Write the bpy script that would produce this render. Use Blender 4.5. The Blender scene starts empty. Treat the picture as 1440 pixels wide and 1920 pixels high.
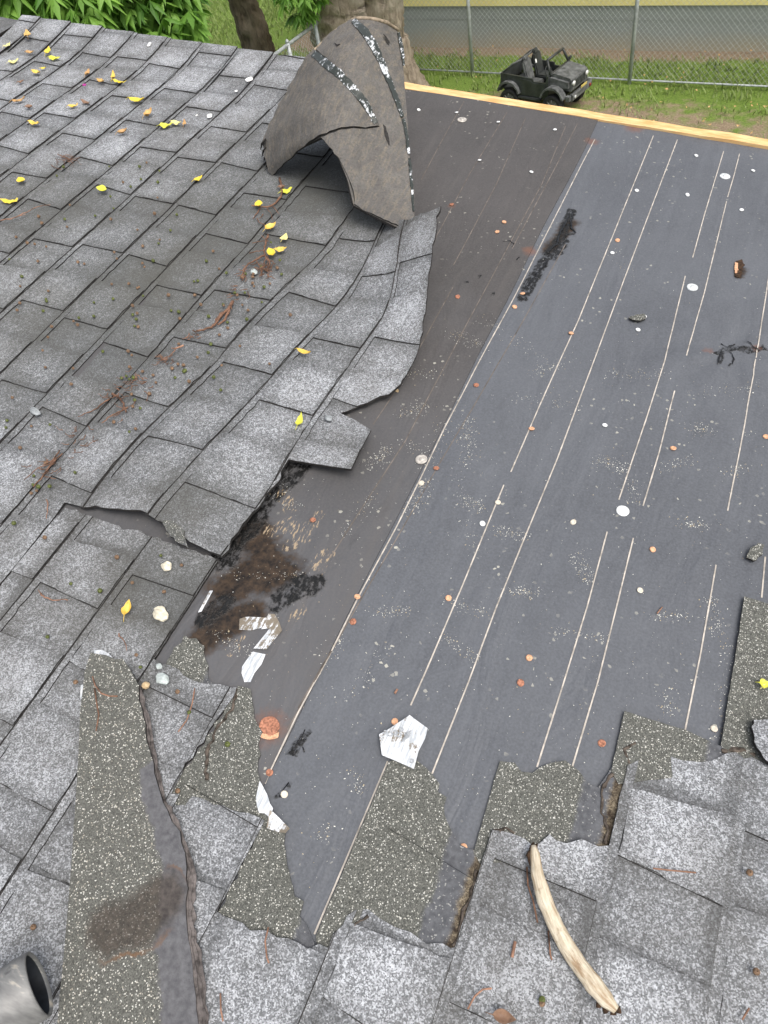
import bpy, bmesh, math, random
import numpy as np
from mathutils import Vector, Matrix, noise as mnoise
from mathutils.geometry import delaunay_2d_cdt
random.seed(11); RNG=np.random.RandomState(5)
sc=bpy.context.scene; COL=sc.collection

# ---------------------------------------------------------------- camera
H=4.2; FPX=1340.0; HR=1.06; AL=math.radians(7.5)
RM=np.array([[0.90467267,0.22224327,-0.36355919],[0.39472076,-0.75848303,0.51855473],[-0.16050818,-0.61262665,-0.77390291]])
cam=bpy.data.cameras.new('camera'); camo=bpy.data.objects.new('camera',cam); COL.objects.link(camo)
cam.sensor_fit='VERTICAL'; cam.sensor_height=24; cam.lens=24*FPX/1920; cam.clip_start=0.02; cam.clip_end=500
m=Matrix.Identity(4)
for i in range(3):
    m[i][0]=RM[i][0]; m[i][1]=-RM[i][1]; m[i][2]=-RM[i][2]
m.translation=(0,0,H); camo.matrix_world=m; sc.camera=camo
# ---------------------------------------------------------------- light
SUN_EL=math.radians(60); SUN_AZ=math.radians(114)      # azimuth from +Y towards +X
w=bpy.data.worlds.new('World'); sc.world=w; w.use_nodes=True
nt=w.node_tree; bg=nt.nodes['Background']; sky=nt.nodes.new('ShaderNodeTexSky'); sky.sky_type='NISHITA'
sky.sun_disc=False; sky.sun_elevation=SUN_EL; sky.sun_rotation=SUN_AZ; sky.air_density=1.2; sky.dust_density=6.0; sky.ozone_density=1.0
hs=nt.nodes.new('ShaderNodeHueSaturation'); hs.inputs['Saturation'].default_value=0.42
nt.links.new(sky.outputs[0],hs.inputs['Color']); nt.links.new(hs.outputs[0],bg.inputs['Color']); bg.inputs['Strength'].default_value=0.15
sun=bpy.data.lights.new('sun','SUN'); sun.energy=0.95; sun.angle=math.radians(34); sun.color=(1,.95,.88)
so=bpy.data.objects.new('sun',sun); COL.objects.link(so)
sd=Vector((math.sin(SUN_AZ)*math.cos(SUN_EL),math.cos(SUN_AZ)*math.cos(SUN_EL),math.sin(SUN_EL)))
so.rotation_euler=sd.to_track_quat('Z','Y').to_euler(); so.location=(4,-1,9)
sc.view_settings.view_transform='Standard'; sc.view_settings.look='None'; sc.view_settings.gamma=1
sc.view_settings.exposure=0.40

# ---------------------------------------------------------------- geometry of the place
UX=np.array([math.cos(AL),0,-math.sin(AL)]); YX=np.array([0,1.,0]); NX=np.array([math.sin(AL),0,math.cos(AL)]); CP=np.array([0,0,H])
def W(u,v,w=0.): return CP+UX*u+YX*v+NX*(w-HR)
def rayd(x,y): return RM@np.array([x-720.,y-960.,FPX])
def px(x,y,w=0.):
    d=rayd(x,y); t=(w-HR)/(d@NX); P=d*t; return (P@UX,P[1])
def gp(x,y,z=0.):
    d=rayd(x,y); t=(z-H)/d[2]; P=CP+d*t; return (P[0],P[1])
def pv(x,y,v):          # point on the ray at distance v along the courses
    d=rayd(x,y); return CP+d*(v/d[1])
def toP(P):
    q=P-CP; return (q@UX,q[1],q@NX+HR)

# ---------------------------------------------------------------- naming helpers
def tag(o,label=None,cat=None,group=None,kind=None):
    if label: o['label']=label
    if cat: o['category']=cat
    if group: o['group']=group
    if kind: o['kind']=kind
    return o
def empty(name,loc,rz=0.):
    o=bpy.data.objects.new(name,None); o.location=loc; o.rotation_euler=(0,0,rz); o.empty_display_size=.1; COL.objects.link(o); return o
def link(name,me,parent=None,local=False):
    o=bpy.data.objects.new(name,me); COL.objects.link(o)
    if parent is not None:
        o.parent=parent
        if not local:
            L=Matrix.Translation(parent.location)@parent.rotation_euler.to_matrix().to_4x4()
            o.matrix_parent_inverse=L.inverted()
    return o

# ---------------------------------------------------------------- mesh collector
class MB:
    def __init__(s): s.v=[]; s.f=[]; s.m=[]; s.sm=[]; s.at={}
    def add(s,vs,fs,mi=0,smooth=False,at=None):
        b=len(s.v); s.v.extend([tuple(p) for p in vs])
        for f in fs: s.f.append(tuple(i+b for i in f)); s.m.append(mi); s.sm.append(smooth)
        keys=set(s.at)|set(at or {})
        for k in keys:
            if k not in s.at: s.at[k]=[0.]*b
            s.at[k].extend(list(at[k]) if at and k in at else [0.]*len(vs))
    def build(s,name,mats,parent=None,local=False):
        me=bpy.data.meshes.new(name); me.from_pydata(s.v,[],s.f)
        for mt in (mats if isinstance(mats,(list,tuple)) else [mats]): me.materials.append(mt)
        me.polygons.foreach_set('material_index',s.m); me.polygons.foreach_set('use_smooth',s.sm)
        for k,vals in s.at.items():
            a=me.attributes.new(k,'FLOAT','POINT'); a.data.foreach_set('value',np.array(vals,dtype=np.float32))
        me.update(); return link(name,me,parent,local)
    def box(s,c,sz,R=None,mi=0,bev=0.):
        hx,hy,hz=sz[0]/2,sz[1]/2,sz[2]/2
        if bev>0:
            bm=bmesh.new(); bmesh.ops.create_cube(bm,size=1); bmesh.ops.scale(bm,vec=(sz[0],sz[1],sz[2]),verts=bm.verts)
            bmesh.ops.bevel(bm,geom=bm.edges[:],offset=bev,segments=2,affect='EDGES')
            vs=[np.array(v.co) for v in bm.verts]; fs=[[v.index for v in f.verts] for f in bm.faces]; bm.free()
        else:
            vs=[np.array((x,y,z)) for x in(-hx,hx) for y in(-hy,hy) for z in(-hz,hz)]
            fs=[(0,1,3,2),(4,6,7,5),(0,4,5,1),(2,3,7,6),(0,2,6,4),(1,5,7,3)]
        if R is not None: vs=[np.array(R@Vector(v)) for v in vs]
        s.add([v+np.array(c) for v in vs],fs,mi)
    def prism(s,pts,y0,y1,mi=0,axis='y',R=None,c=(0,0,0)):     # profile (x,z) swept along y
        n=len(pts); vs=[(p[0],y0,p[1]) for p in pts]+[(p[0],y1,p[1]) for p in pts]
        if axis=='x': vs=[(y,x,z) for (x,y,z) in vs]
        if R is not None: vs=[tuple(R@Vector(v)) for v in vs]
        vs=[(v[0]+c[0],v[1]+c[1],v[2]+c[2]) for v in vs]
        fs=[(i,(i+1)%n,n+(i+1)%n,n+i) for i in range(n)]
        s.add(vs,fs,mi); 
        v2=[Vector((p[0],p[1],0)) for p in pts]
        r=delaunay_2d_cdt([Vector((p[0],p[1])) for p in pts],[],[list(range(n))],1,1e-6)
        if len(r[0])==n:
            b=len(s.v)-2*n
            for f in r[2]:
                s.f.append(tuple(b+i for i in f)); s.m.append(mi); s.sm.append(False)
                s.f.append(tuple(b+n+i for i in reversed(f))); s.m.append(mi); s.sm.append(False)
    def tube(s,pts,rad,n=8,mi=0,flat=1.0,up=None,cap=True,at=None,wob=0.):
        pts=[Vector(p) for p in pts]; rings=[]; K=len(pts)
        u0=None; vs=[]
        for i,p in enumerate(pts):
            t=(pts[min(i+1,K-1)]-pts[max(i-1,0)]).normalized()
            ref=Vector(up) if up is not None else (u0 if u0 is not None else (Vector((0,0,1)) if abs(t.z)<.9 else Vector((1,0,0))))
            a=t.cross(ref).normalized(); b=a.cross(t).normalized(); u0=b
            r=rad[i] if hasattr(rad,'__len__') else rad
            for k in range(n):
                an=2*math.pi*k/n; rr=r*(1+wob*mnoise.noise(Vector((k*1.7,i*.6,r*31))))
                vs.append(p+a*math.cos(an)*rr+b*math.sin(an)*rr*flat)
        fs=[(i*n+k,i*n+(k+1)%n,(i+1)*n+(k+1)%n,(i+1)*n+k) for i in range(K-1) for k in range(n)]
        if cap: fs+= [tuple(range(n-1,-1,-1)),tuple((K-1)*n+k for k in range(n))]
        s.add(vs,fs,mi,True,at)

# ---------------------------------------------------------------- materials
class NT:
    def __init__(s,name,rough=.8,spec=.3,metal=0.):
        s.mat=bpy.data.materials.new(name); s.mat.use_nodes=True; s.t=s.mat.node_tree; s.b=s.t.nodes['Principled BSDF']
        s.b.inputs['Roughness'].default_value=rough; s.b.inputs['Specular IOR Level'].default_value=spec; s.b.inputs['Metallic'].default_value=metal
        s.tc=s.t.nodes.new('ShaderNodeTexCoord')
    def n(s,ty,**k):
        x=s.t.nodes.new(ty)
        for a,b in k.items(): setattr(x,a,b)
        return x
    def lk(s,a,b): s.t.links.new(a,b)
    def setin(s,node,name,val):
        if hasattr(val,'is_output') or isinstance(val,bpy.types.NodeSocket): s.lk(val,node.inputs[name])
        else: node.inputs[name].default_value=val
    def P(s): return s.tc.outputs['Object']
    def noise(s,scale,detail=2,rough=.5,vec=None,dist=0.,out='Fac'):
        x=s.n('ShaderNodeTexNoise'); x.inputs['Scale'].default_value=scale; x.inputs['Detail'].default_value=detail; x.inputs['Roughness'].default_value=rough; x.inputs['Distortion'].default_value=dist
        s.lk(vec or s.P(),x.inputs['Vector']); return x.outputs[out]
    def vor(s,scale,vec=None,out='Color',feature='F1'):
        x=s.n('ShaderNodeTexVoronoi',feature=feature); x.inputs['Scale'].default_value=scale; s.lk(vec or s.P(),x.inputs['Vector']); return x.outputs[out]
    def math(s,op,a,b=0.,c=0.,clamp=False):
        x=s.n('ShaderNodeMath',operation=op,use_clamp=clamp)
        for i,v in enumerate((a,b,c)): s.setin(x,i,v)
        return x.outputs[0]
    def mr(s,v,a,b,c=0.,d=1.,smooth=False):
        x=s.n('ShaderNodeMapRange'); x.interpolation_type='SMOOTHSTEP' if smooth else 'LINEAR'
        for i,q in enumerate((v,a,b,c,d)): s.setin(x,i,q)
        return x.outputs[0]
    def mix(s,f,a,b,mode='MIX'):
        x=s.n('ShaderNodeMix',data_type='RGBA',blend_type=mode)
        s.setin(x,0,f)
        for i,v in ((6,a),(7,b)):
            if isinstance(v,(tuple,list)): x.inputs[i].default_value=(*v[:3],1)
            else: s.lk(v,x.inputs[i])
        return x.outputs[2]
    def attr(s,name):
        x=s.n('ShaderNodeAttribute',attribute_name=name); return x.outputs['Fac']
    def map(s,scale=(1,1,1),rot=(0,0,0)):
        x=s.n('ShaderNodeMapping'); x.inputs['Scale'].default_value=scale; x.inputs['Rotation'].default_value=rot; s.lk(s.P(),x.inputs['Vector']); return x.outputs[0]
    def sep(s,c):
        x=s.n('ShaderNodeSeparateColor'); s.lk(c,x.inputs[0]); return x.outputs
    def col(s,c):
        if isinstance(c,(tuple,list)): s.b.inputs['Base Color'].default_value=(*c[:3],1)
        else: s.lk(c,s.b.inputs['Base Color'])
        return s
    def bump(s,h,dist,strength=1.):
        x=s.n('ShaderNodeBump'); x.inputs['Distance'].default_value=dist; x.inputs['Strength'].default_value=strength
        s.lk(h,x.inputs['Height']); s.lk(x.outputs[0],s.b.inputs['Normal']); return s
    def rough(s,v): s.setin(s.b,'Roughness',v); return s

def simple(name,c,rough=.7,spec=.3,metal=0.,var=.15,scale=30,bump=0.):
    k=NT(name,rough,spec,metal); n=k.noise(scale,4,.6)
    c2=tuple(min(1,x*(1+var*2)) for x in c); c1=tuple(x*(1-var*2) for x in c)
    k.col(k.mix(k.mr(n,.3,.7),c1,c2))
    if bump: k.bump(n,bump)
    return k.mat
def granule_mat(name,dark,mid,light,lo_soft=.30,scale=430.,dirt=True):
    k=NT(name,.92,.2)
    rnd=k.sep(k.vor(scale)); rnd2=k.sep(k.vor(scale*.37))
    r=k.math('ADD',k.math('MULTIPLY',rnd[0],.74),k.math('MULTIPLY',rnd2[1],.26))
    tone=k.attr('tone')
    tone=k.math('ADD',tone,k.mr(k.noise(7.,3,.6),.3,.7,-.09,.09)); tone=k.math('ADD',tone,k.mr(k.noise(38.,2,.6),.3,.7,-.05,.05))
    # worn light middle of a tab, darker printed band at its head and ends
    tone=k.math('ADD',tone,k.mr(k.attr('band'),0,1,.12,-.27)); tone=k.math('SUBTRACT',tone,k.math('MULTIPLY',k.attr('grime'),k.mr(k.noise(5.,4,.6),.3,.7,.34,.62))); tone=k.math('ADD',tone,k.mr(k.noise(1.3,2,.5),.35,.65,-.08,.08))
    th=k.math('SUBTRACT',1.0,tone)
    f=k.mr(r,k.math('SUBTRACT',th,lo_soft),k.math('ADD',th,lo_soft))
    c=k.mix(k.mr(f,0,.5),dark,mid); c=k.mix(k.mr(f,.5,1),c,light)
    if dirt:
        d=k.mr(k.math('ADD',k.noise(2.6,4,.65),k.math('MULTIPLY',k.noise(17.,4,.65),.45)),.62,.95,0,.62)
        c=k.mix(d,c,(.088,.084,.074)); c=k.mix(k.math('MULTIPLY',k.attr('grime'),.35),c,(.105,.108,.090))
    k.col(c); k.bump(rnd[0],.0009,.7); return k.mat
M={}
M['shingle']=granule_mat('weathered_grey_granules',(.092,.095,.099),(.205,.213,.224),(.585,.605,.64),.52,600.)
def headlap():
    k=NT('fresh_headlap_granules',.9,.25); rnd=k.sep(k.vor(760.)); s=k.attr('s'); nz=k.noise(28.,4,.7); n2=k.noise(120.,3,.6)
    base=k.mix(rnd[1],(.056,.058,.052),(.165,.167,.150))
    c=k.mix(k.mr(rnd[0],.91,.94),base,k.mix(rnd[2],(.36,.35,.30),(.68,.68,.64)))
    e=k.math('ADD',s,k.math('MULTIPLY',k.math('SUBTRACT',nz,.5),.030))
    bare=k.mix(k.mr(k.sep(k.vor(620.))[0],.95,.97),k.mix(k.mr(n2,.3,.7),(.070,.073,.080),(.135,.139,.150)),(.3,.3,.29))
    brown=k.mix(k.mr(n2,.35,.65),(.035,.025,.018),k.mix(rnd[0],(.085,.065,.045),(.32,.27,.19)))
    c=k.mix(k.mr(e,.046,.052),bare,c); c=k.mix(k.mr(e,.010,.016),brown,c)
    k.col(c); k.bump(rnd[0],.001,.6); return k.mat
M['headlap']=headlap()
M['asphalt_edge_and_shade']=simple('dark_asphalt_cut_edge_and_shade',(.032,.030,.029),.85,.2,var=.3,scale=200)  # cut edges; build_field also lays it as painted contact-shade strips
def felt(name,c1,c2,tint,alt=None):
    k=NT(name,.58,.28)
    n=k.noise(2.2,5,.65); f=k.noise(260.,2,.6); c=k.mix(k.mr(n,.3,.7),c1,c2)
    if alt:
        sp_=k.n('ShaderNodeSeparateXYZ'); k.lk(k.P(),sp_.inputs[0]); c=k.mix(k.mr(k.math('ADD',sp_.outputs['Y'],k.math('MULTIPLY',k.noise(3.,3,.6),.9)),1.0,1.75),k.mix(k.mr(n,.3,.7),*alt),c)
    st=k.noise(5.,3,.6,vec=k.map((9,.5,9)))
    c=k.mix(k.mr(st,.5,.75,0,.35),c,tint)
    c=k.mix(k.mr(f,.35,.7,0,.35),c,tuple(x*1.6 for x in c2))
    sc1=k.noise(3.2,5,.7,vec=k.map((1.,1.,1.),(0,0,.3)),dist=1.2); sc2=k.noise(16.,5,.75,vec=k.map((2.2,.8,2.2),(0,0,-.25)),dist=.5)
    c=k.mix(k.mr(k.math('ADD',k.math('MULTIPLY',sc1,.6),k.math('MULTIPLY',sc2,.4)),.50,.70,0,.28),c,tuple(x*1.4 for x in c2)); c=k.mix(k.mr(k.math('ADD',k.math('MULTIPLY',sc1,.5),k.math('MULTIPLY',sc2,.5)),.46,.34,0,.28),c,tuple(x*.68 for x in c1))
    # small scattered mineral specks ground into the sheet
    v=k.sep(k.vor(210.)); sp=k.math('MULTIPLY',k.mr(v[0],.984,.988),k.mr(k.noise(6.,4,.7),.50,.66))
    c=k.mix(sp,c,(.45,.44,.38))
    # stains with shapes of their own
    nz=k.noise(24.,5,.7); n3=k.noise(75.,4,.7)
    def mask(a,wid=.08):
        q=k.math('ADD',k.attr(a),k.math('ADD',k.math('MULTIPLY',k.math('SUBTRACT',nz,.5),.9),k.math('MULTIPLY',k.math('SUBTRACT',n3,.5),.5))); return k.mr(q,.5-wid,.5+wid)
    stre=k.noise(110.,4,.65,vec=k.map((2.4,.7,2.4),(0,0,.5)))
    br=mask('brown',.16); bl=mask('tar'); tn=mask('tan',.05)
    c=k.mix(br,c,k.mix(k.mr(n3,.35,.65),(.013,.011,.010),(.062,.042,.028)))
    bl=k.math('MULTIPLY',bl,k.mr(k.math('ADD',k.math('MULTIPLY',n3,.6),k.math('MULTIPLY',stre,.4)),.40,.52,.05,1.)); c=k.mix(bl,c,(.014,.014,.014))
    c=k.mix(k.math('MULTIPLY',tn,k.mr(stre,.54,.60)),c,(.36,.28,.19))
    rs=k.attr('rust'); c=k.mix(k.mr(k.math('ADD',rs,k.math('MULTIPLY',k.math('SUBTRACT',n3,.5),.6)),.40,.8,0,.6),c,(.20,.09,.055))
    k.col(c)
    wet=k.math('MAXIMUM',k.math('MULTIPLY',br,.35),bl); k.rough(k.mr(wet,0,1,.52,.16))
    cr=k.noise(5.,4,.55,vec=k.map((2.2,.7,2.2),(0,0,.35)),dist=.8); hh=k.math('ADD',k.math('ADD',k.math('MULTIPLY',k.noise(14.,3,.5),.6),k.math('MULTIPLY',cr,5.0)),k.math('MULTIPLY',f,.12)); hh=k.math('ADD',hh,k.math('MULTIPLY',k.math('MULTIPLY',bl,n3),1.5))
    k.bump(hh,.0022,.7); return k.mat
M['felt']=felt('blue_grey_underlayment',(.080,.085,.096),(.108,.115,.128),(.130,.139,.156))
M['felt_brown']=felt('brown_grey_underlayment',(.060,.057,.056),(.082,.077,.076),(.115,.105,.098),((.084,.085,.090),(.108,.110,.118)))
M['line']=simple('pale_printed_line',(.46,.42,.37),.7,.2,var=.2,scale=60)
M['line_faint']=simple('faint_printed_line',(.15,.13,.115),.7,.2,var=.25,scale=40)
def wood(name,c1,c2,c3,vec,bump=.001):
    k=NT(name,.65,.3); n=k.noise(9.,5,.65,vec=k.map(*vec)); n2=k.noise(4.,3,.6)
    c=k.mix(k.mr(n,.35,.65),c1,c2); c=k.mix(k.mr(n2,.58,.75,0,.7),c,c3); k.col(c); k.bump(n,bump); return k.mat
M['rake_wood']=wood('raw_orange_wood',(.62,.34,.12),(.85,.62,.32),(.70,.30,.10),((.7,12,12),))
M['stick_wood']=wood('debarked_stick_wood',(.42,.33,.22),(.72,.64,.49),(.30,.20,.12),((34,2.2,34),(0,0,-.41)),.002)
M['dark_rot']=simple('dark_rotten_wood',(.05,.03,.018),.8,.2,var=.4,scale=120)
M['rim']=simple('crumbled_brown_edge',(.085,.070,.058),.9,.2,var=.4,scale=120,bump=.002); M['trim']=simple('dull_trim_paint',(.35,.34,.32)); M['ply']=simple('plywood_edge',(.35,.25,.15))
M['gable']=simple('painted_gable_wall',(.55,.53,.48),.8,.2,var=.05)
def fibre():
    k=NT('dusty_fibreglass_backing',.85,.2)
    n=k.noise(16.,5,.7,vec=k.map((1,1,1))); f=k.noise(190.,4,.75); st=k.noise(26.,4,.7,vec=k.map((5,1,2),(0.2,.3,.6)))
    c=k.mix(k.mr(n,.3,.7),(.115,.109,.103),(.180,.172,.161)); c=k.mix(k.mr(st,.48,.62,0,.5),c,(.25,.215,.165)); c=k.mix(k.mr(f,.45,.65,0,.5),c,(.075,.07,.066))
    c=k.mix(k.mr(k.noise(70.,3,.7),.64,.70,0,.35),c,(.36,.30,.22))
    k.col(c); k.bump(k.math('ADD',f,k.math('MULTIPLY',st,1.4)),.003,.9); return k.mat
M['fibre']=fibre()
def tape(name,thr,flip=False):
    k=NT(name,.35,.5); n=k.noise(75.,4,.8); n2=k.noise(22.,2,.6); st=k.noise(40.,3,.7,vec=k.map((6,.7,6),(0,0,.5)))
    a=k.math('ADD',k.math('MULTIPLY',n,.5),k.math('MULTIPLY',n2,.5)); a=k.math('ADD',k.math('MULTIPLY',a,.75),k.math('MULTIPLY',st,.25))
    c=k.mix(k.mr(a,thr-.02,thr+.02),(.030,.036,.031) if not flip else (.20,.17,.13),k.mix(k.mr(st,.4,.6),(.42,.45,.48),(.74,.76,.79)))
    k.col(c); return k.mat
M['strip']=tape('worn_sealant_strip_tape',.548); M['tape']=tape('white_release_tape',.435,True)
M['tape_print']=simple('grey_print_on_tape',(.36,.38,.40),.5)
M['tape_grey']=tape('scuffed_release_tape',.515,True)
M['tar']=simple('glossy_black_tar',(.007,.007,.008),.18,.5,var=.3,scale=80,bump=.002)
M['cap_orange']=simple('orange_rusted_nail_cap',(.66,.37,.22),.6,.3,var=.2,scale=300)
M['cap_rust']=simple('red_rusted_nail_cap',(.36,.16,.10),.7,.3,var=.3,scale=300)
M['cap_pale']=simple('pale_nail_cap',(.66,.60,.50),.5,.4,var=.1,scale=300)
M['cap_white']=simple('white_nail_cap',(.80,.82,.82),.35,.5,var=.05,scale=300)
M['disc']=simple('clear_plastic_washer',(.62,.65,.66),.22,.6,var=.12,scale=120)
M['disc_dull']=simple('dull_washer',(.48,.45,.41),.3,.6,var=.2,scale=120)
def leafmat(name,c1,c2,c3):
    k=NT(name,.5,.4); n=k.noise(90.,4,.6); n2=k.noise(240.,3,.6); c=k.mix(k.mr(n,.35,.65),c1,c2); c=k.mix(k.mr(n2,.60,.68,0,.7),c,c3); k.col(c)
    k.b.inputs['Subsurface Weight'].default_value=0; k.bump(n,.001); return k.mat
LM={'yellow':leafmat('yellow_leaf',(.72,.53,.04),(.85,.68,.10),(.45,.26,.04)),'lime':leafmat('lime_yellow_leaf',(.62,.62,.05),(.76,.74,.12),(.35,.35,.05)),
 'gold':leafmat('golden_leaf',(.70,.46,.08),(.84,.62,.16),(.36,.20,.06)),'orange':leafmat('orange_brown_leaf',(.55,.32,.10),(.68,.46,.17),(.25,.12,.05)),
 'pale':leafmat('pale_yellow_leaf',(.75,.66,.22),(.82,.76,.36),(.5,.4,.12)),'tan':leafmat('tan_leaf',(.42,.24,.09),(.62,.40,.18),(.2,.1,.04)),
 'brown':leafmat('dry_brown_leaf',(.20,.12,.08),(.32,.20,.13),(.10,.06,.04))}
M['twig']=simple('red_brown_twig',(.165,.090,.058),.7,.3,var=.35,scale=60); M['needle']=simple('rust_needle',(.27,.15,.10),.7,.3,var=.3,scale=60)
M['berry_brown']=simple('dry_brown_berry',(.20,.125,.075),.6,.4,var=.35,scale=150); M['berry_green']=simple('green_berry',(.10,.12,.03),.5,.4,var=.35,scale=150)
M['stone_pale']=simple('pale_cream_stone',(.68,.63,.50),.8,.3,var=.15,scale=120,bump=.002); M['stone_blue']=simple('bluish_stone',(.45,.50,.49),.7,.3,var=.15,scale=120,bump=.002)
M['stone_beige']=simple('beige_stone',(.60,.45,.27),.8,.3,var=.15,scale=120,bump=.002); M['stone_grey']=simple('grey_stone',(.28,.30,.31),.7,.3,var=.2,scale=120,bump=.002)
M['white']=simple('white_dropping',(.82,.82,.80),.8,.2,var=.05)
M['magenta']=simple('magenta_petal',(.55,.06,.35),.6,.3)

# ---------------------------------------------------------------- 2D helpers
def clip_convex(poly,conv):
    out=list(poly); n=len(conv)
    A=sum(conv[i][0]*conv[(i+1)%n][1]-conv[(i+1)%n][0]*conv[i][1] for i in range(n)); sg=1 if A>0 else -1
    for i in range(n):
        a=conv[i]; b=conv[(i+1)%n]; inp=out; out=[]
        if not inp: return []
        def side(p): return sg*((b[0]-a[0])*(p[1]-a[1])-(b[1]-a[1])*(p[0]-a[0]))
        for j in range(len(inp)):
            p=inp[j]; q=inp[(j+1)%len(inp)]; sp=side(p); sq=side(q)
            if sp>=0: out.append(p)
            if (sp>=0)!=(sq>=0):
                t=sp/(sp-sq); out.append((p[0]+(q[0]-p[0])*t,p[1]+(q[1]-p[1])*t))
    r=[]
    for p in out:
        if not r or abs(p[0]-r[-1][0])+abs(p[1]-r[-1][1])>1e-5: r.append(p)
    if len(r)>1 and abs(r[0][0]-r[-1][0])+abs(r[0][1]-r[-1][1])<1e-5: r.pop()
    return r if len(r)>=3 else []
def inpoly(p,poly):
    c=False; j=len(poly)-1
    for i in range(len(poly)):
        a=poly[i]; b=poly[j]
        if (a[1]>p[1])!=(b[1]>p[1]) and p[0]<(b[0]-a[0])*(p[1]-a[1])/(b[1]-a[1])+a[0]: c=not c
        j=i
    return c
def rough_poly(poly,step,amp,seed=0,keep=None):
    """subdivide the outline and jitter it into a torn edge; keep(i) -> True leaves edge i straight"""
    rr=random.Random(seed); out=[]; n=len(poly)
    for i in range(n):
        a=poly[i]; b=poly[(i+1)%n]; L=math.hypot(b[0]-a[0],b[1]-a[1]); k=max(1,int(L/step)); out.append(a)
        am=amp if not (keep and keep(i)) else amp*.12
        if L<1e-9: continue
        nx,ny=-(b[1]-a[1])/L,(b[0]-a[0])/L
        for q in range(1,k):
            t=q/k+rr.uniform(-.2,.2)/k; d=rr.gauss(0,am)
            out.append((a[0]+(b[0]-a[0])*t+nx*d,a[1]+(b[1]-a[1])*t+ny*d))
    return out
def slab(mb,poly,fn,thick,tess=None,mi=0,mw=1,attrs=None,smooth=False,bottom=True,edge_step=None):
    """poly in 2D parameter space; fn(a,b)->(P,N) of the underside; top = P+N*thick"""
    if edge_step:
        q=[]
        for i in range(len(poly)):
            a=poly[i]; b=poly[(i+1)%len(poly)]; k=max(1,int(math.hypot(b[0]-a[0],b[1]-a[1])/edge_step))
            q+=[(a[0]+(b[0]-a[0])*j/k,a[1]+(b[1]-a[1])*j/k) for j in range(k)]
        poly=q
    vs=[Vector(p) for p in poly]; n=len(vs)
    if tess:
        xs=[p[0] for p in poly]; ys=[p[1] for p in poly]
        x=math.ceil(min(xs)/tess)*tess
        while x<max(xs):
            y=math.ceil(min(ys)/tess)*tess
            while y<max(ys):
                if inpoly((x,y),poly): vs.append(Vector((x,y)))
                y+=tess
            x+=tess
    r=delaunay_2d_cdt(vs,[],[list(range(n))],1,1e-7)
    V,F=r[0],r[2]
    if not F: return
    ar=[(fn(p.x,p.y)) for p in V]
    top=[P+N*thick for P,N in ar]; bot=[P for P,N in ar]
    at={}
    if attrs:
        for k,fa in attrs.items(): at[k]=[fa(p.x,p.y) for p in V]
    mb.add(top,F,mi,smooth,at)
    if bottom: mb.add(bot,[tuple(reversed(f)) for f in F],mw,smooth,at)
    ed={}
    for f in F:
        for i in range(len(f)):
            a,b=f[i],f[(i+1)%len(f)]; ed[(a,b)]=1
    be=[e for e in ed if (e[1],e[0]) not in ed]
    vv=[];ff=[]
    for a,b in be:
        c=len(vv); vv+=[bot[a],bot[b],top[b],top[a]]; ff.append((c,c+1,c+2,c+3))
    mb.add(vv,ff,mw,False)

# ---------------------------------------------------------------- felt surface height
def gauss(u,v,cu,cv,s): return math.exp(-((u-cu)**2+(v-cv)**2)/(2*s*s))
WK=px(1370,665); SEAM_U=px(668,1120)[0]
def hf(u,v):
    h=.0055*mnoise.noise(Vector((u*3.5,v*1.6,3.1)))+.0012*mnoise.noise(Vector((u*9+v*3,v*3,1.1)))+.0009*mnoise.noise(Vector((u*14,v*6,7.7)))
    d=math.hypot(u-WK[0],v-WK[1]); an=math.atan2(v-WK[1],u-WK[0])
    h+=.0035*math.exp(-d*5)*math.sin(an*7+1.5*math.sin(d*20))*min(1,d*18)
    h+=.007*gauss(u,v,WK[0]+.05,WK[1],.05)*mnoise.noise(Vector((u*28,v*60,2)))+.006*gauss(u,v,WK[0]-.03,WK[1]-.15,.09)*mnoise.noise(Vector((u*26+v*14,v*5,6)))
    h+=.004*math.exp(-((u-SEAM_U-.02)/.05)**2)*mnoise.noise(Vector((3,v*4,1)))
    return h
def FR(u,v,w=0.):       # point on the felt plus height
    return W(u,v,.002+hf(u,v)+w)

# ================================================================ HOUSE ROOF
Zc=H-HR/math.cos(AL)
house=empty('house_roof',(0.,.6,0.))
tag(house,'shallow pitched house roof with torn grey shingles and bare black underlayment','roof')
UL,UR,VN,VF=-2.78,2.3,-1.6,2.185
mb=MB()
def rbox(mb,u0,u1,v0,v1,w0,w1,mi=0):
    c=[W(u,v,w_) for u in(u0,u1) for v in(v0,v1) for w_ in(w0,w1)]
    mb.add(c,[(0,1,3,2),(4,6,7,5),(0,4,5,1),(2,3,7,6),(0,2,6,4),(1,5,7,3)],mi)
rbox(mb,UL,UR,VN,VF-.03,-.018,-.006); mb.build('roof_deck',M['ply'],house)
mb=MB(); rbox(mb,UL,UR,VF-.028,VF-.008,-.16,-.010); rbox(mb,UR+.002,UR+.022,VN,VF-.008,-.16,-.010); mb.build('fascia_board',M['trim'],house)
mb=MB()
a=W(UL,VF-.25,-.02); b=W(UR,VF-.25,-.02); ap=a
mb.add([(a[0],a[1],0),(b[0]-.3,a[1],0),(b[0]-.3,a[1],b[2]),(a[0],a[1],a[2]),(a[0]-5,a[1],0),(a[0]-5,a[1],a[2]-.65)],[(0,1,2,3),(4,0,3,5)],0)
mb.add([(b[0]-.3,VN,0),(b[0]-.3,a[1],0),(b[0]-.3,a[1],b[2]),(b[0]-.3,VN,b[2])],[(0,1,2,3)],0)
mb.build('outer_wall',M['gable'],house)
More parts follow.
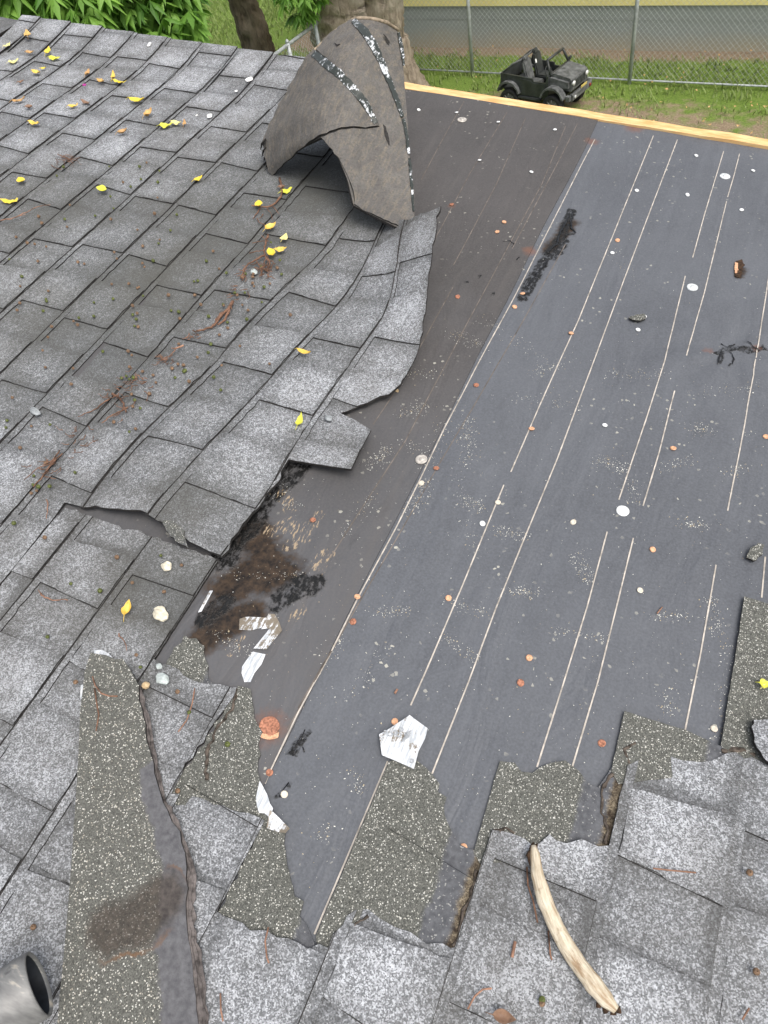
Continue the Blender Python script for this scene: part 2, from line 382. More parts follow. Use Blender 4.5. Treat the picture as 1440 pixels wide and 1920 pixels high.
# other side of the ridge
mb=MB(); r0=W(UL,VN,-.004); r1=W(UL,VF,-.004); 
mb.add([r0,r1,(r1[0]-5,r1[1],r1[2]-.65),(r0[0]-5,r0[1],r0[2]-.65)],[(0,1,2,3)],0,at={'tone':[.4]*4,'band':[0]*4}); mb.build('far_slope',M['shingle'],house)
# raw wood rake edge, rough and splintered
mb=MB(); n=150; prof=[]
for i in range(n+1):
    u=-1.45+(UR+1.45)*i/n; j=.0025*mnoise.noise(Vector((u*9,0,0)))+.0015*mnoise.noise(Vector((u*40,2,0)))
    j2=.006*max(0,mnoise.noise(Vector((u*5,9,0))))+.002*mnoise.noise(Vector((u*50,5,0)))
    prof.append([W(u,VF-.004-j2,.0065+j*.5),W(u,VF+.034+j,.0065+j*.5),W(u,VF+.036+j,-.020),W(u,VF-.004,-.022)])
vs=[p for q in prof for p in q]; fs=[(i*4+k,i*4+(k+1)%4,(i+1)*4+(k+1)%4,(i+1)*4+k) for i in range(n) for k in range(4)]
mb.add(vs,fs,0); mb.build('rake_board',M['rake_wood'],house)

# felt sheets
def in_blob(u,v,pts,r):
    d=min(math.hypot(u-p[0],v-p[1]) for p in pts); return max(0.,1-d/r)
def PX(l,w=0.): return [px(x,y,w) for x,y in l]
def dense(pts,step=.012):
    out=[]
    for a,b in zip(pts,pts[1:]):
        k=max(1,int(math.hypot(b[0]-a[0],b[1]-a[1])/step)); out+=[(a[0]+(b[0]-a[0])*j/k,a[1]+(b[1]-a[1])*j/k) for j in range(k)]
    return out+[pts[-1]]
BROWN=[(dense(PX([(480,1010),(500,1060),(450,1100),(530,1070),(430,1105)])),.040),(dense(PX([(410,1160),(380,1200),(470,1150)])),.03),(dense(PX([(1030,470),(1070,420)])),.02),(dense(PX([(1392,508),(1384,518)])),.012)]
TAR_DARK=[(dense(PX([(420,1050),(455,1000),(500,935),(560,872)])),.026),(dense(PX([(525,1130),(560,1100),(585,1100)])),.021),(dense(PX([(385,1165),(425,1130)])),.018),(dense(PX([(1072,398),(1055,440),(1030,475),(995,530),(980,560)])),.014),  # tar streaks; first path darkens the felt along the mat's free edge
     (dense(PX([(1058,455),(1036,482)])),.016),(dense(PX([(575,1372),(548,1415)])),.007),(dense(PX([(541,1475),(524,1495)])),.007),(PX([(900,520),(875,533),(925,553),(958,460),(978,565)]),.008),(dense(PX([(1345,665),(1375,655),(1400,660),(1430,655)])),.009),(dense(PX([(1355,688),(1350,665)])),.006)]
TAN=[(dense(PX([(530,930),(545,955)])),.014),(dense(PX([(510,1000),(545,985),(570,1010)])),.017),(dense(PX([(600,1060),(615,1045)])),.018),(dense(PX([(550,1160),(565,1145)])),.012),(dense(PX([(540,1030),(580,1000),(600,970)])),.012),(dense(PX([(430,1230),(460,1195)])),.008)]
RUST=[(PX([(505,1366)]),.030),(PX([(993,474)]),.020),(PX([(1110,266)]),.022),(PX([(847,388)]),.012),(PX([(1326,660),(1417,655)]),.012),(PX([(1385,495)]),.012),(PX([(1190,240)]),.03)]
def fat(groups,g=1.9):
    def f(u,v):
        b=0.
        for pts,r in groups:
            x0=min(p[0] for p in pts)-r*g; x1=max(p[0] for p in pts)+r*g
            if x0<u<x1: b=max(b,in_blob(u,v,pts,r*g))
        return b
    return f
fb,ft,fn_,fr=fat(BROWN),fat(TAR_DARK),fat(TAN),fat(RUST)
def felt_sheet(name,u0,u1,v0,v1,mat,off,du=.012,dv=.012,wavy=0.,back=.0):
    mb=MB(); nu=int((u1-u0)/du); nv=int((v1-v0)/dv); vs=[];at={k:[] for k in('brown','tar','tan','rust')}
    for j in range(nv+1):
        for i in range(nu+1):
            u=u0+(u1-u0)*i/nu; v=v0+(v1-v0)*j/nv
            if wavy and i==nu: u+=wavy*mnoise.noise(Vector((v*2.3,5,0)))
            vs.append(FR(u,v,off))
            at['brown'].append(fb(u,v)); at['tar'].append(ft(u,v)); at['tan'].append(fn_(u,v)); at['rust'].append(fr(u,v))
    fs=[(j*(nu+1)+i,j*(nu+1)+i+1,(j+1)*(nu+1)+i+1,(j+1)*(nu+1)+i) for j in range(nv) for i in range(nu)]
    mb.add(vs,fs,0,True,at)
    b=[]; 
    for j in range(nv+1):
        p=vs[j*(nu+1)+nu]; b+= [p,p-NX*.0022]
    mb.add(b,[(2*j,2*j+1,2*j+3,2*j+2) for j in range(nv)],1)
    return mb.build(name,[mat,M['asphalt_edge_and_shade']],house)
o=felt_sheet('underlayment_sheet',SEAM_U-.08,1.25,-.5,VF-.004,M['felt'],0.); o['label']='blue grey underlayment sheet right of the lap seam'
o=felt_sheet('underlayment_sheet',-1.55,SEAM_U+.002,-.05,VF-.004,M['felt_brown'],.0026,wavy=.006); o['label']='brownish underlayment sheet left of the lap seam'
mb=MB(); rbox(mb,1.251,UR,VN,VF-.005,-.005,.002); rbox(mb,SEAM_U-.08,1.25,VN,-.501,-.005,.002); mb.build('underlayment_sheet',M['felt'],house)
# printed lines
def pline(pts,wid,mat,off=.0008,name='printed_line'):
    mb=MB(); P=dense(PX(pts),.02); vs=[]
    for i,p in enumerate(P):
        a=P[max(0,i-1)]; b=P[min(len(P)-1,i+1)]; L=math.hypot(b[0]-a[0],b[1]-a[1]); n=((b[1]-a[1])/L,-(b[0]-a[0])/L)
        ww=wid*(1+.25*mnoise.noise(Vector((i*.9,wid*1e3,0))))
        ex=.0026 if p[0]<SEAM_U+.004 else 0
        vs+=[FR(p[0]-n[0]*ww,p[1]-n[1]*ww,off+ex),FR(p[0]+n[0]*ww,p[1]+n[1]*ww,off+ex)]
    mb.add(vs,[(2*i,2*i+1,2*i+3,2*i+2) for i in range(len(P)-1)],0); return mb.build(name,mat,house)
for pts in ([(497,1470),(560,1338),(616,1235),(672,1122),(745,985),(790,895),(835,800),(890,695),(962,562),(1025,440),(1060,370),(1115,262)],
            [(590,1752),(650,1610),(727,1428)],
            [(770,1323),(800,1255),(868,1095),(945,908)],[(958,884),(1010,765),(1085,600),(1150,440),(1225,255)],
            [(810,1452),(880,1275),(930,1140),(985,1005),(1045,860),(1105,700),(1170,525),(1225,380),(1270,262)],
            [(1006,1440),(1055,1285),(1100,1140),(1138,998)],[(1160,938),(1210,790),(1245,680),(1284,520)],[(1298,485),(1320,405),(1357,283)],
            [(1070,1446),(1120,1280),(1160,1120),(1187,1010)],[(1205,950),(1235,850),(1264,735)],[(1285,672),(1320,550),(1362,378)],[(1364,370),(1376,330),(1387,287)],
            [(1283,1372),(1312,1230),(1342,1060)],[(1364,958),(1395,800),(1418,660),(1440,520)],[(1427,1122),(1434,1045)],[(1440,520),(1468,350)]):
    pline(pts,.00115 if pts[0][1]>350 else .0014,M['line'])
for pts in ([(560,1330),(680,1120),(830,860),(960,640),(1060,460)],[(620,1050),(760,830),(880,600),(1015,350),(1060,240)],[(850,500),(930,350),(985,225)],[(800,480),(880,330),(950,215)],[(790,340),(830,265),(870,195)],[(540,1370),(600,1262),(700,1085)],[(960,470),(1050,300),(1082,235)],[(700,800),(740,740),(850,540)]):
    pline(pts,.0010,M['line_faint'],.0005)

# ================================================================ SHINGLE FIELD
LK={1:-.975,2:-.842,3:-.701,4:-.563,5:-.424,6:-.285,7:-.131,8:.013,9:.162,10:.311,11:.459,12:.607,13:.754,14:.90}
for k in range(15,25): LK[k]=LK[k-1]+.147
for k in range(0,-14,-1): LK[k]=LK[k+1]-.1372
def w_course(k,u):
    a=LK[k-1]; e=LK[k]-a; return .0035+.0050*min(1.2,max(-.1,(u-a)/e))
# lifted mat: control points (material u, pixel, lift)
CT=[(LK[4],(754,432),.088),(LK[4],(747,484),.062),(LK[4],(733,554),.035),(LK[4],(723,588),.026),(LK[4],(678,651),.016),(LK[4],(622,734),.012),(LK[4],(556,831),.016),(LK[4],(500,930),.020),(LK[4],(417,1043),.022),
    (LK[3],(723,415),.045),(LK[3],(699,467),.030),(LK[3],(664,533),.014),(LK[3],(594,616),.010),(LK[3],(515,703),.016),(LK[3],(400,828),.028),(LK[3],(282,962),.028),
    (LK[2],(667,390),.018),(LK[2],(615,463),.012),(LK[2],(553,526),.008),(LK[2],(400,689),.010),
    (LK[5],(828,390),.150),(LK[5],(800,560),.068),(LK[5],(775,690),.030),(LK[5],(740,745),.016),(LK[5],(698,810),.026),(LK[5],(660,885),.030)]
C0=[];C1=[]
for um,(x,y),wl in CT:
    u,v=px(x,y,wl+.006); C0.append((um,v)); C1.append((u-um,wl))
for k in (1,0,-1):
    for v in np.arange(-.3,2.3,.14): C0.append((LK[k],v)); C1.append((0,0))
for um,v,du,wl in ((LK[2]-.02,.40,0,.004),(LK[2],.1,0,0),(LK[3],.1,0,0),(LK[4],.1,0,.005),(LK[4],1.6,-.02,.09),(LK[5],1.6,-.08,.16),(LK[3],1.75,.03,.02),(LK[2],1.75,.03,.008),(LK[3],2.15,0,.01),(LK[2],2.15,0,.01),(LK[4],2.0,0,.02),(LK[4],2.2,0,.02)):
    C0.append((um,v)); C1.append((du,wl))
C0=np.array(C0); C1=np.array(C1)
def kern(d): return d**3
D=np.sqrt(((C0[:,None]-C0[None])**2).sum(-1)); n=len(C0)
A=np.zeros((n+3,n+3)); A[:n,:n]=kern(D)+np.eye(n)*2e-4; A[:n,n]=1; A[:n,n+1:]=C0; A[n,:n]=1; A[n+1:,:n]=C0.T
NC=n; SOL=np.linalg.solve(A,np.vstack([C1,np.zeros((3,2))]))
def lift(u,v):
    if u<LK[0]: f=0.
    else: f=min(1,(u-LK[0])/.12)
    if f<=0: du,dw=0.,0.
    else:
        k=kern(np.sqrt((C0[:,0]-u)**2+(C0[:,1]-v)**2)); r=k@SOL[:NC]+SOL[NC]+SOL[NC+1]*u+SOL[NC+2]*v
        du,dw=r[0]*f,max(0.,r[1])*f
    # tabs curl up a little over the far rake, and the old deck is gently uneven
    t=max(0.,(v-1.93)/.26); s_=1 if u<-.95 else max(0,1-(u+.95)/.12)
    dw+=.026*t*t*s_
    return du,dw
def sheet(u,v,w_):
    du,dw=lift(u,v); return W(u+du,v,w_+dw)
def fld(kfun,lifted):
    if lifted:
        def f(u,v):
            w_=kfun(u); P=sheet(u,v,w_); e=.004
            a=sheet(u+e,v,kfun(u+e))-P; b=sheet(u,v+e,w_)-P; N=np.cross(a,b); N/=np.linalg.norm(N); return P,N
    else:
        def f(u,v): return W(u,v,kfun(u)+.0016*mnoise.noise(Vector((u*4,v*3,1)))+hf(u,v)*.3),NX
    return f
GRC=[(px(x,y),r_,a_) for x,y,r_,a_ in ((250,560,.42,.8),(120,420,.40,.65),(420,420,.32,.8),(560,350,.30,.9),(640,380,.22,.8),(330,760,.20,.35),(600,620,.16,.35),(1010,1800,.0001,0),(120,300,.45,.25),(320,1120,.13,.6),(380,960,.12,.45))]
def grime(u,v):
    g=0.
    for (c,r_,a_) in GRC: g=max(g,a_*math.exp(-((u-c[0])**2+(v-c[1])**2)/(2*(r_*.7)**2)))
    return g
def build_field(mb,region,k0,k1,seed,lifted=False,tess=None,near=-.42,far=2.2):
    rr=random.Random(seed)
    um=[p[0] for p in region]; vm=[p[1] for p in region]
    for k in range(k0,k1+1):
        a,b=LK[k-1],LK[k]
        if b<min(um) or a>max(um): continue
        v=near-.3-rr.random()*.2; segs=[]
        jit=rr.uniform(-.002,.002)
        while v<far+.2:
            Lh=rr.uniform(.090,.155); Ls=rr.uniform(.070,.125)
            segs.append((v,v+Ls,v+Ls+Lh)); v+=Ls+Lh
        tb=rr.uniform(-.02,.02)
        def put(quad,kf,th,tone,v0,v1,u0,u1,mi=0):
            if max(q[1] for q in quad)<min(vm) or min(q[1] for q in quad)>max(vm): return
            pl=clip_convex(region,quad)
            if not pl: return
            ar=lambda P_: abs(sum(P_[i][0]*P_[(i+1)%len(P_)][1]-P_[(i+1)%len(P_)][0]*P_[i][1] for i in range(len(P_))))/2
            if ar(pl)>.999*ar(quad): pl=rough_poly(pl,.016,.0009,seed=int(v0*1e4)+k) if mi==0 else pl
            elif mi==1 and (len(pl)>5 or ar(pl)<.5*ar(quad)): return
            def band(u,v):
                s=(u-u0)/(u1-u0); t=(v-v0)/(v1-v0)
                edge=max(0,1-min(t,1-t)*4); head=max(0,1-s*3.2); tail=max(0,(s-.86)/.14)*.5
                return min(1,.45*head+.5*edge*edge+tail)
            kk=k; loc_l=lifted and u1>LK[0]-.01
            slab(mb,pl,fld(kf,loc_l or (lifted and v1>1.9)),th,tess=tess if (loc_l or (lifted and v1>1.9)) else .036,mi=mi,mw=1,
                 attrs={'tone':lambda u,v:tone,'band':band,'grime':grime},smooth=loc_l,bottom=loc_l,edge_step=.02 if loc_l else None)
        kf=lambda u,k=k:w_course(k,u)
        # base layer, cut to shingle lengths, its printed tones
        for (v0,v1,v2) in segs:
            t1=rr.choice((.38,.41,.44,.47))+tb
            put([(a-.008,v0),(b+jit,v0),(b+jit,v2),(a-.008,v2)],kf,.0032,t1,v0,v1,a,b)
        # laminate: spine and dragon teeth
        kf2=lambda u,k=k:w_course(k,u)+.0033
        for (v0,v1,v2) in segs:
            s1=rr.uniform(-.008,.012); s2=rr.uniform(-.008,.012); t2=rr.choice((.49,.53,.56,.60))+tb
            put([(a-.006,v0),(a+.0135,v0),(a+.0135,v2),(a-.006,v2)],kf2,.0028,.40+tb,v0,v2,a-.02,a+.03)
            put([(a+.0136,v1+s1),(b+jit,v1-.004),(b+jit,v2+.004),(a+.0136,v2-s2)],kf2,.0028,t2,v1,v2,a,b)
            put([(a+.0137,v1+s1-.0009),(b+jit-.001,v1-.0049),(b+jit-.001,v1-.0040),(a+.0137,v1+s1-.0001)],kf2,.0016,0.,v1,v2,a,b,mi=1)  # dark strip at the tab's near edge: cut-edge line plus painted contact shade
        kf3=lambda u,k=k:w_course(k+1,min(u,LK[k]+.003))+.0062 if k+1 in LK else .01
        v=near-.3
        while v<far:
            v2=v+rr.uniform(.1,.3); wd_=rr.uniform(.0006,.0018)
            if rr.random()<.8: put([(b+jit+.0001,v),(b+jit+wd_,v),(b+jit+wd_*rr.uniform(.6,1.1),v2-.001),(b+jit+.0001,v2-.001)],kf3,.0012,0.,v,v2,a,b,mi=1)  # thin dark strip painting the contact shade just below the butt
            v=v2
# region A: attached mat and everything upslope
def um(x,y,wl,umat): return (umat,px(x,y,wl+.006)[1])
crackA=[(-.562,px(415,1045,.028)[1]),(-.60,px(350,1020,.026)[1]),(-.655,px(306,985,.026)[1]),(-.70,px(278,970,.03)[1]+.002),(-.76,px(208,955,.02)[1]),(-.80,px(170,950,.014)[1]),(-.842,px(135,949,.008)[1]),(-.868,px(105,940,.004)[1]),(-.89,px(80,933,.0)[1])]
vE=px(828,390,.156)[1]
vb=px(660,885,.036)[1]; vt=px(698,810,.032)[1]
regA=[(-2.43,2.205),(-1.0,2.205),(-.985,2.13),(-.90,1.90),(-.80,1.65),(-.70,1.50),(-.62,vE+.03),(LK[4]+.01,vE+.004),(LK[5],vE),(LK[5],1.2),(LK[5],1.03),(LK[5]-.002,.955),(-.437,.925),(-.462,.905),(-.492,.872),(-.515,.85),(-.50,.846),(-.47,.838),(LK[5]-.002,vt),(LK[5]-.001,vb),(-.50,vb-.004),(LK[4]+.004,vb-.01),(-.561,.60),(-.563,.52)]+crackA+[(-.89,-.42),(-2.43,-.42)]
def keepA(i): return i<7 or 16<=i<=20 or i>=len(regA)-3
regAr=rough_poly(regA,.014,.0028,seed=3,keep=keepA)
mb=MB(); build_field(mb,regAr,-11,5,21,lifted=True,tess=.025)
o=mb.build('shingle_field',[M['shingle'],M['asphalt_edge_and_shade']],house); o['label']='grey laminated shingles still attached, lifted and curled along their free edge'
# region B: lower field
crackB=[px(*p,w_) for p,w_ in (((80,936),.010),((132,956),.010),((200,977),.010),((285,1006),.010),((350,1030),.010),((395,1044),.010),((419,1056),.01))]
regB=[(-.888,-.42)]+[(-.888,crackB[0][1])]+[(a,b) for a,b in crackB[1:-1]]+[(LK[4],crackB[-1][1]),(LK[4],px(300,1240,.01)[1])]+\
     [px(x,y,.008) for x,y in ((318,1248),(345,1268),(395,1284),(446,1290))]+[(LK[5],px(345,1450,.008)[1]),(LK[5]+.002,px(312,1484,.008)[1])]+\
     [px(x,y,.010) for x,y in ((345,1490),(400,1508),(450,1524),(496,1538))]+[(LK[6],px(412,1712,.01)[1])]+\
     [px(x,y,.010) for x,y in ((440,1725),(470,1745),(520,1758),(560,1768))]+[(LK[7]-.002,px(620,1780,.01)[1]),(LK[7]+.004,px(648,1716,.01)[1])]+\
     [px(x,y,.010) for x,y in ((668,1706),(690,1704),(712,1722),(740,1738),(770,1748),(800,1770),(828,1768),(846,1778))]+[(LK[8],px(856,1778,.01)[1]),(LK[8],px(924,1556,.01)[1])]+\
     [px(x,y,.010) for x,y in ((950,1560),(985,1574),(1000,1588),(1030,1565),(1062,1582),(1090,1574),(1120,1588))]+[(LK[9],px(1140,1586,.01)[1]),(LK[9],px(1176,1436,.01)[1])]+\
     [px(x,y,.010) for x,y in ((1200,1424),(1225,1412),(1260,1418),(1300,1428),(1335,1426),(1360,1414),(1378,1411))]+[(LK[10],px(1388,1420,.01)[1])]+\
     [px(x,y,.010) for x,y in ((1410,1420),(1440,1436),(1500,1450),(1560,1440))]+[(.75,.50),(1.3,.49),(2.28,.51),(2.28,-.42)]
VNEAR=-.42
def straight(i): return False
regBr=rough_poly(regB,.012,.0024,seed=8,keep=lambda i: abs(regB[i][0]-regB[(i+1)%len(regB)][0])<.004 or i>=len(regB)-3)
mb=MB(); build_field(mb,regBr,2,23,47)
o=mb.build('shingle_field',[M['shingle'],M['asphalt_edge_and_shade']],house); o['label']='grey shingle courses below the tear with ragged upper edges'
# ridge cap
mb=MB()
for q in range(9):
    v0=-.5+q*.3; slab(mb,rough_poly([(-2.80,v0),(-2.45,v0),(-2.45,v0+.31),(-2.80,v0+.31)],.03,.0015,q),lambda u,v,q=q:(W(u,v,.012+.004*(1-(v-v0)/.3)-max(0,-2.62-u)*.5),NX),.006,tess=.06,attrs={'tone':lambda u,v:.30,'band':lambda u,v:.6})
mb.build('ridge_cap',[M['shingle'],M['asphalt_edge_and_shade']],house)
# exposed headlaps (fresh granules, bare band, brown residue along the old butt line)
def head(poly,lk,wb,seed,label,keep=None,torn=.0026,lean=0.):
    mb=MB(); p=rough_poly(PX(poly,wb+.003),.010,torn,seed,keep)
    slab(mb,p,lambda u,v:(W(u,v,wb+.0012*mnoise.noise(Vector((u*7,v*7,seed)))),NX),.0027,tess=.02,attrs={'s':lambda u,v:LK[lk]-u if lk is not None else 1.},smooth=False,bottom=False)
    o=mb.build('shingle_headlap',[M['headlap'],M['asphalt_edge_and_shade']],house); o['label']=label; return o
head([(322,1225),(345,1190),(368,1196),(382,1225),(391,1272),(395,1305),(330,1300),(300,1262)],5,.0042,1,'small torn olive shingle remnant beside the wet brown patch',torn=.003)
head([(446,1286),(470,1292),(476,1330),(492,1372),(484,1425),(490,1475),(494,1500),(512,1550),(330,1510),(305,1490),(385,1395)],None,.0050,2,'olive torn strip left of the rusty disc')
head([(492,1548),(515,1556),(535,1562),(538,1620),(552,1680),(572,1730),(587,1762),(596,1800),(420,1755),(405,1722)],7,.0046,3,'narrow olive torn strip below the crumpled tape')
head([(729,1428),(592,1756),(600,1800),(870,1800),(872,1760),(925,1560),(905,1592),(880,1592),(862,1583),(838,1540),(824,1470),(800,1440),(778,1422)],8,.0048,4,'large olive torn panel below the white tape patch',keep=lambda i:i in(0,1,2,3,4))
head([(937,1427),(965,1430),(978,1447),(1010,1440),(1035,1430),(1060,1426),(1085,1445),(1122,1476),(1140,1450),(1150,1434),(1186,1430),(1150,1600),(900,1620),(888,1598)],9,.0052,5,'olive torn panel above the pale stick',keep=lambda i:i in(10,11,12,13))
head([(1171,1333),(1290,1370),(1350,1398),(1400,1412),(1396,1440),(1160,1470),(1146,1446)],10,.0066,6,'olive panel with a clean corner near the right edge',keep=lambda i:True)
head([(1396,1118),(1500,1150),(1540,1440),(1500,1470),(1392,1440),(1352,1398)],None,.0075,7,'tall olive panel at the right edge of the roof',keep=lambda i:True)
# rolled torn rims of asphalt mat
def rim(pts,r,name='torn_edge',w_=.009):
    mb=MB(); P=dense(PX(pts,w_),.006); q=[]
    for i,p in enumerate(P): q.append(W(p[0]+random.gauss(0,.0012),p[1]+random.gauss(0,.0012),w_+random.uniform(-.001,.001)))
    mb.tube(q,[r*.62*random.uniform(.4,1.3) for _ in q],6,flat=.5,up=NX); return mb.build(name,M['rim'],house)
rim([(446,1292),(432,1330),(410,1362),(392,1395),(385,1430),(388,1462)],.0045)
rim([(1146,1452),(1130,1480),(1128,1520),(1140,1560),(1133,1582)],.0045)
rim([(892,1630),(884,1680),(868,1710),(862,1745),(850,1772)],.004); rim([(690,1718),(668,1735),(655,1765)],.003)
rim([(925,1556),(948,1552),(962,1562)],.005); rim([(1180,1432),(1172,1404),(1192,1392)],.004); rim([(1352,1408),(1385,1405),(1412,1412)],.006)
# broken corner of the mat by the crack
mb=MB(); slab(mb,rough_poly(PX([(302,972),(325,975),(345,992),(352,1026),(338,1018),(318,1003)],.045),.008,.0015,2),lambda u,v:(W(u,v,.037+.01*(u+.65)),NX),.004,tess=.02,attrs={'s':lambda u,v:.05})
mb.build('broken_corner',[M['headlap'],M['asphalt_edge_and_shade']],house)

# nails, washers and other fixings
def nail(x,y,mat,r=.0048,label=None):
    u,v=px(x,y,.004); ex=.0026 if u<SEAM_U else 0; P=FR(u,v,ex); mb=MB(); n=12; vs=[]; t=random.uniform(-.25,.25); t2=random.uniform(-.25,.25)
    for rr,z in ((r,0.),(r,.0012),(r*.75,.0022),(r*.2,.0018)):
        for k in range(n):
            a=2*math.pi*k/n; x_=math.cos(a)*rr; y_=math.sin(a)*rr; vs.append(P+UX*x_+YX*y_+NX*(z+.0012+t*x_+t2*y_))
    fs=[(i*n+k,i*n+(k+1)%n,(i+1)*n+(k+1)%n,(i+1)*n+k) for i in range(3) for k in range(n)]+[tuple(3*n+k for k in range(n))]
    mb.add(vs,fs,0,False); o=mb.build('nail_cap',M[mat],house)
    if label:o['label']=label
for p in ((1158,450),(1071,624),(997,802),(1262,841),(841,1119),(670,1119),(992,1234),(740,1352),(869,1589),(980,549),(965,574),(1224,1030),(1437,818),(932,436),(945,418)): nail(*p,'cap_orange',.0058 if p[1]<900 else .0052)
for p in ((662,1166),(976,1281),(1128,1394),(587,977),(893,721),(818,877),(847,384),(858,557),(505,1448)): nail(*p,'cap_rust',.0056)
for p in ((1339,1366),(934,939),(1075,978),(1200,1107),(533,1489),(790,905),(1417,1031)): nail(*p,'cap_pale',.0052)
for p in ((785,208),(934,231),(899,302),(996,325),(1040,245),(1194,357),(1289,365),(1306,290),(1413,317),(1148,474),(1196,619),(1134,797),(905,979),(1391,392),(1208,594),(856,214)): nail(*p,'cap_white',.0054 if p[1]<400 else .0052)
def washer(x,y,r,mat,label,tilt=0.):
    u,v=px(x,y,.004); P=FR(u,v,.003 if u<SEAM_U else 0.0006); mb=MB(); n=22; vs=[]
    prof=[(r,0),(r,.0016),(r*.86,.0026),(r*.55,.0016),(r*.36,.0018),(r*.30,.0040),(r*.12,.0040)]
    for rr,z in prof:
        for k in range(n):
            a=2*math.pi*k/n; x_=math.cos(a)*rr; y_=math.sin(a)*rr; vs.append(P+UX*x_+YX*y_+NX*(z+tilt*(x_+r)))
    m_=len(prof)-1
    fs=[(i*n+k,i*n+(k+1)%n,(i+1)*n+(k+1)%n,(i+1)*n+k) for i in range(m_) for k in range(n)]+[tuple(m_*n+k for k in range(n))]
    mb.add(vs,fs,0,True); o=mb.build('nail_washer',M[mat],house); o['label']=label
washer(1168,957,.0115,'cap_white','white plastic washer between the printed lines'); washer(1298,539,.0125,'disc','clear plastic washer beside a line gap'); washer(1360,328,.0135,'disc','clear washer near the wooden edge')
washer(866,227,.0135,'disc_dull','dull washer on the brown sheet'); washer(790,863,.0115,'disc_dull','dull rusty washer on the lap seam',.12)
# large rusted patch of an old fixing
mb=MB(); c=px(505,1366); slab(mb,rough_poly([(c[0]+.0155*math.cos(a)*(1+.08*math.sin(3*a)),c[1]+.0165*math.sin(a)) for a in np.arange(0,6.28,.35)],.004,.0008,4),lambda u,v:(FR(u,v,.002),NX),.003,tess=.006)
o=mb.build('rusty_washer',M['cap_rust'],house); o['label']='broad rust red disc near the lower end of the seam'
mb=MB(); slab(mb,rough_poly(PX([(488,1376),(512,1380),(524,1374),(522,1384),(505,1388),(490,1384)],.004),.004,.0006,4),lambda u,v:(FR(u,v,.0046),NX),.001); mb.build('rust_flake',M['cap_orange'],house)

# little tar ridges round the tears
def tarbit(pts,r):
    mb=MB(); P=[FR(p[0]+random.gauss(0,.0012),p[1]+random.gauss(0,.0012),.0028) for p in dense(PX(pts),.006)]; mb.tube(P,[r*.6*random.uniform(.3,1.2) for _ in P],7,flat=.35,up=NX); mb.build('tar_ridge',M['tar'],house)
for pts,r in (([(1068,405),(1052,437),(1042,462),(1025,478)],.0045),([(1074,400),(1070,430),(1078,440),(1058,446)],.005),([(1030,488),(1005,518),(996,530),(985,545)],.004),([(943,456),(955,455),(964,461),(960,466)],.003),([(1350,650),(1362,655),(1376,650)],.003),([(1344,688),(1347,675),(1352,662)],.003),([(1365,690),(1375,678),(1368,664)],.003),([(1398,646),(1412,655),(1425,660)],.003),([(968,492),(974,486)],.003)
    ,([(575,1370),(560,1395),(548,1415)],.0016),([(540,1470),(530,1482),(525,1497)],.0022),([(570,1412),(566,1402)],.002)):
    tarbit(pts,r)
# torn hole with rust, right
mb=MB(); slab(mb,rough_poly(PX([(1380,490),(1391,487),(1394,500),(1386,521),(1377,518)],.004),.005,.0012,3),lambda u,v:(FR(u,v,.0012),NX),.0012,tess=.01); mb.build('torn_hole',M['dark_rot'],house)
mb=MB(); slab(mb,rough_poly(PX([(1378,492),(1384,494),(1382,512),(1378,512)],.006),.004,.0007,3),lambda u,v:(FR(u,v,.0030),NX),.0010); mb.build('rust_flake',M['cap_orange'],house)

# bird droppings
def splat(x,y,r,s):
    c=px(x,y,.016); mb=MB(); slab(mb,rough_poly([(c[0]+r*math.cos(a)*(1+.4*math.sin(2*a+s)),c[1]+r*1.5*math.sin(a)) for a in np.arange(0,6.2,.5)],.004,.001,s),lambda u,v:(W(u,v,.0165+lift(u,v)[1]),NX),.0016)
    o=mb.build('bird_dropping',M['white'],house)
for q in ((468,153,.009,1),(443,172,.004,2),(393,218,.008,3),(283,95,.007,4),(369,217,.003,5)): splat(*q)

# ================================================================ FOLDED FLAP
CURV={'near':[(508,322,1.60),(530,303,1.585),(555,280,1.57),(603,257,1.545),(632,290,1.51),(652,338,1.46),(663,385,1.425),(705,407,1.395),(757,432,1.368)],
 'far':[(664,36,1.95),(683,35,1.97),(702,37,1.99),(725,43,2.02),(745,56,2.05)],
 'left':[(508,322,1.60),(499,262,1.65),(518,222,1.70),(536,188,1.745),(560,144,1.79),(590,96,1.84),(625,62,1.90),(664,36,1.95)],
 'right':[(757,432,1.368),(777,412,1.43),(777,360,1.53),(768,290,1.66),(762,200,1.80),(756,125,1.93),(745,56,2.05)]}
def crv(pts,t):
    P=np.array(pts,float); d=np.r_[0,np.cumsum(np.hypot(*(np.diff(P[:,:2],axis=0).T)))]; d/=d[-1]
    return np.array([np.interp(t,d,P[:,i]) for i in range(3)])
def coons(s,t):          # s left->right, t near->far
    a=(1-t)*crv(CURV['near'],s)+t*crv(CURV['far'],s); b=(1-s)*crv(CURV['left'],t)+s*crv(CURV['right'],t)
    c00,c10,c01,c11=[crv(CURV[k],x) for k,x in (('near',0),('near',1),('far',0),('far',1))]
    r=a+b-((1-s)*(1-t)*c00+s*(1-t)*c10+(1-s)*t*c01+s*t*c11)
    r[2]-=.07*math.sin(math.pi*min(1,s*.9))*math.sin(math.pi*t*.8)
    return r
NS=70; G=np.zeros((NS+1,NS+1,3)); GP=np.zeros((NS+1,NS+1,2))
for i in range(NS+1):
    for j in range(NS+1):
        q=coons(i/NS,j/NS); G[i,j]=pv(*q); GP[i,j]=q[:2]
flat_p=GP.reshape(-1,2); flat_g=G.reshape(-1,3)
gu=np.gradient(G,axis=0); gv=np.gradient(G,axis=1); GN=np.cross(gu,gv); GN/=np.linalg.norm(GN,axis=2)[...,None]
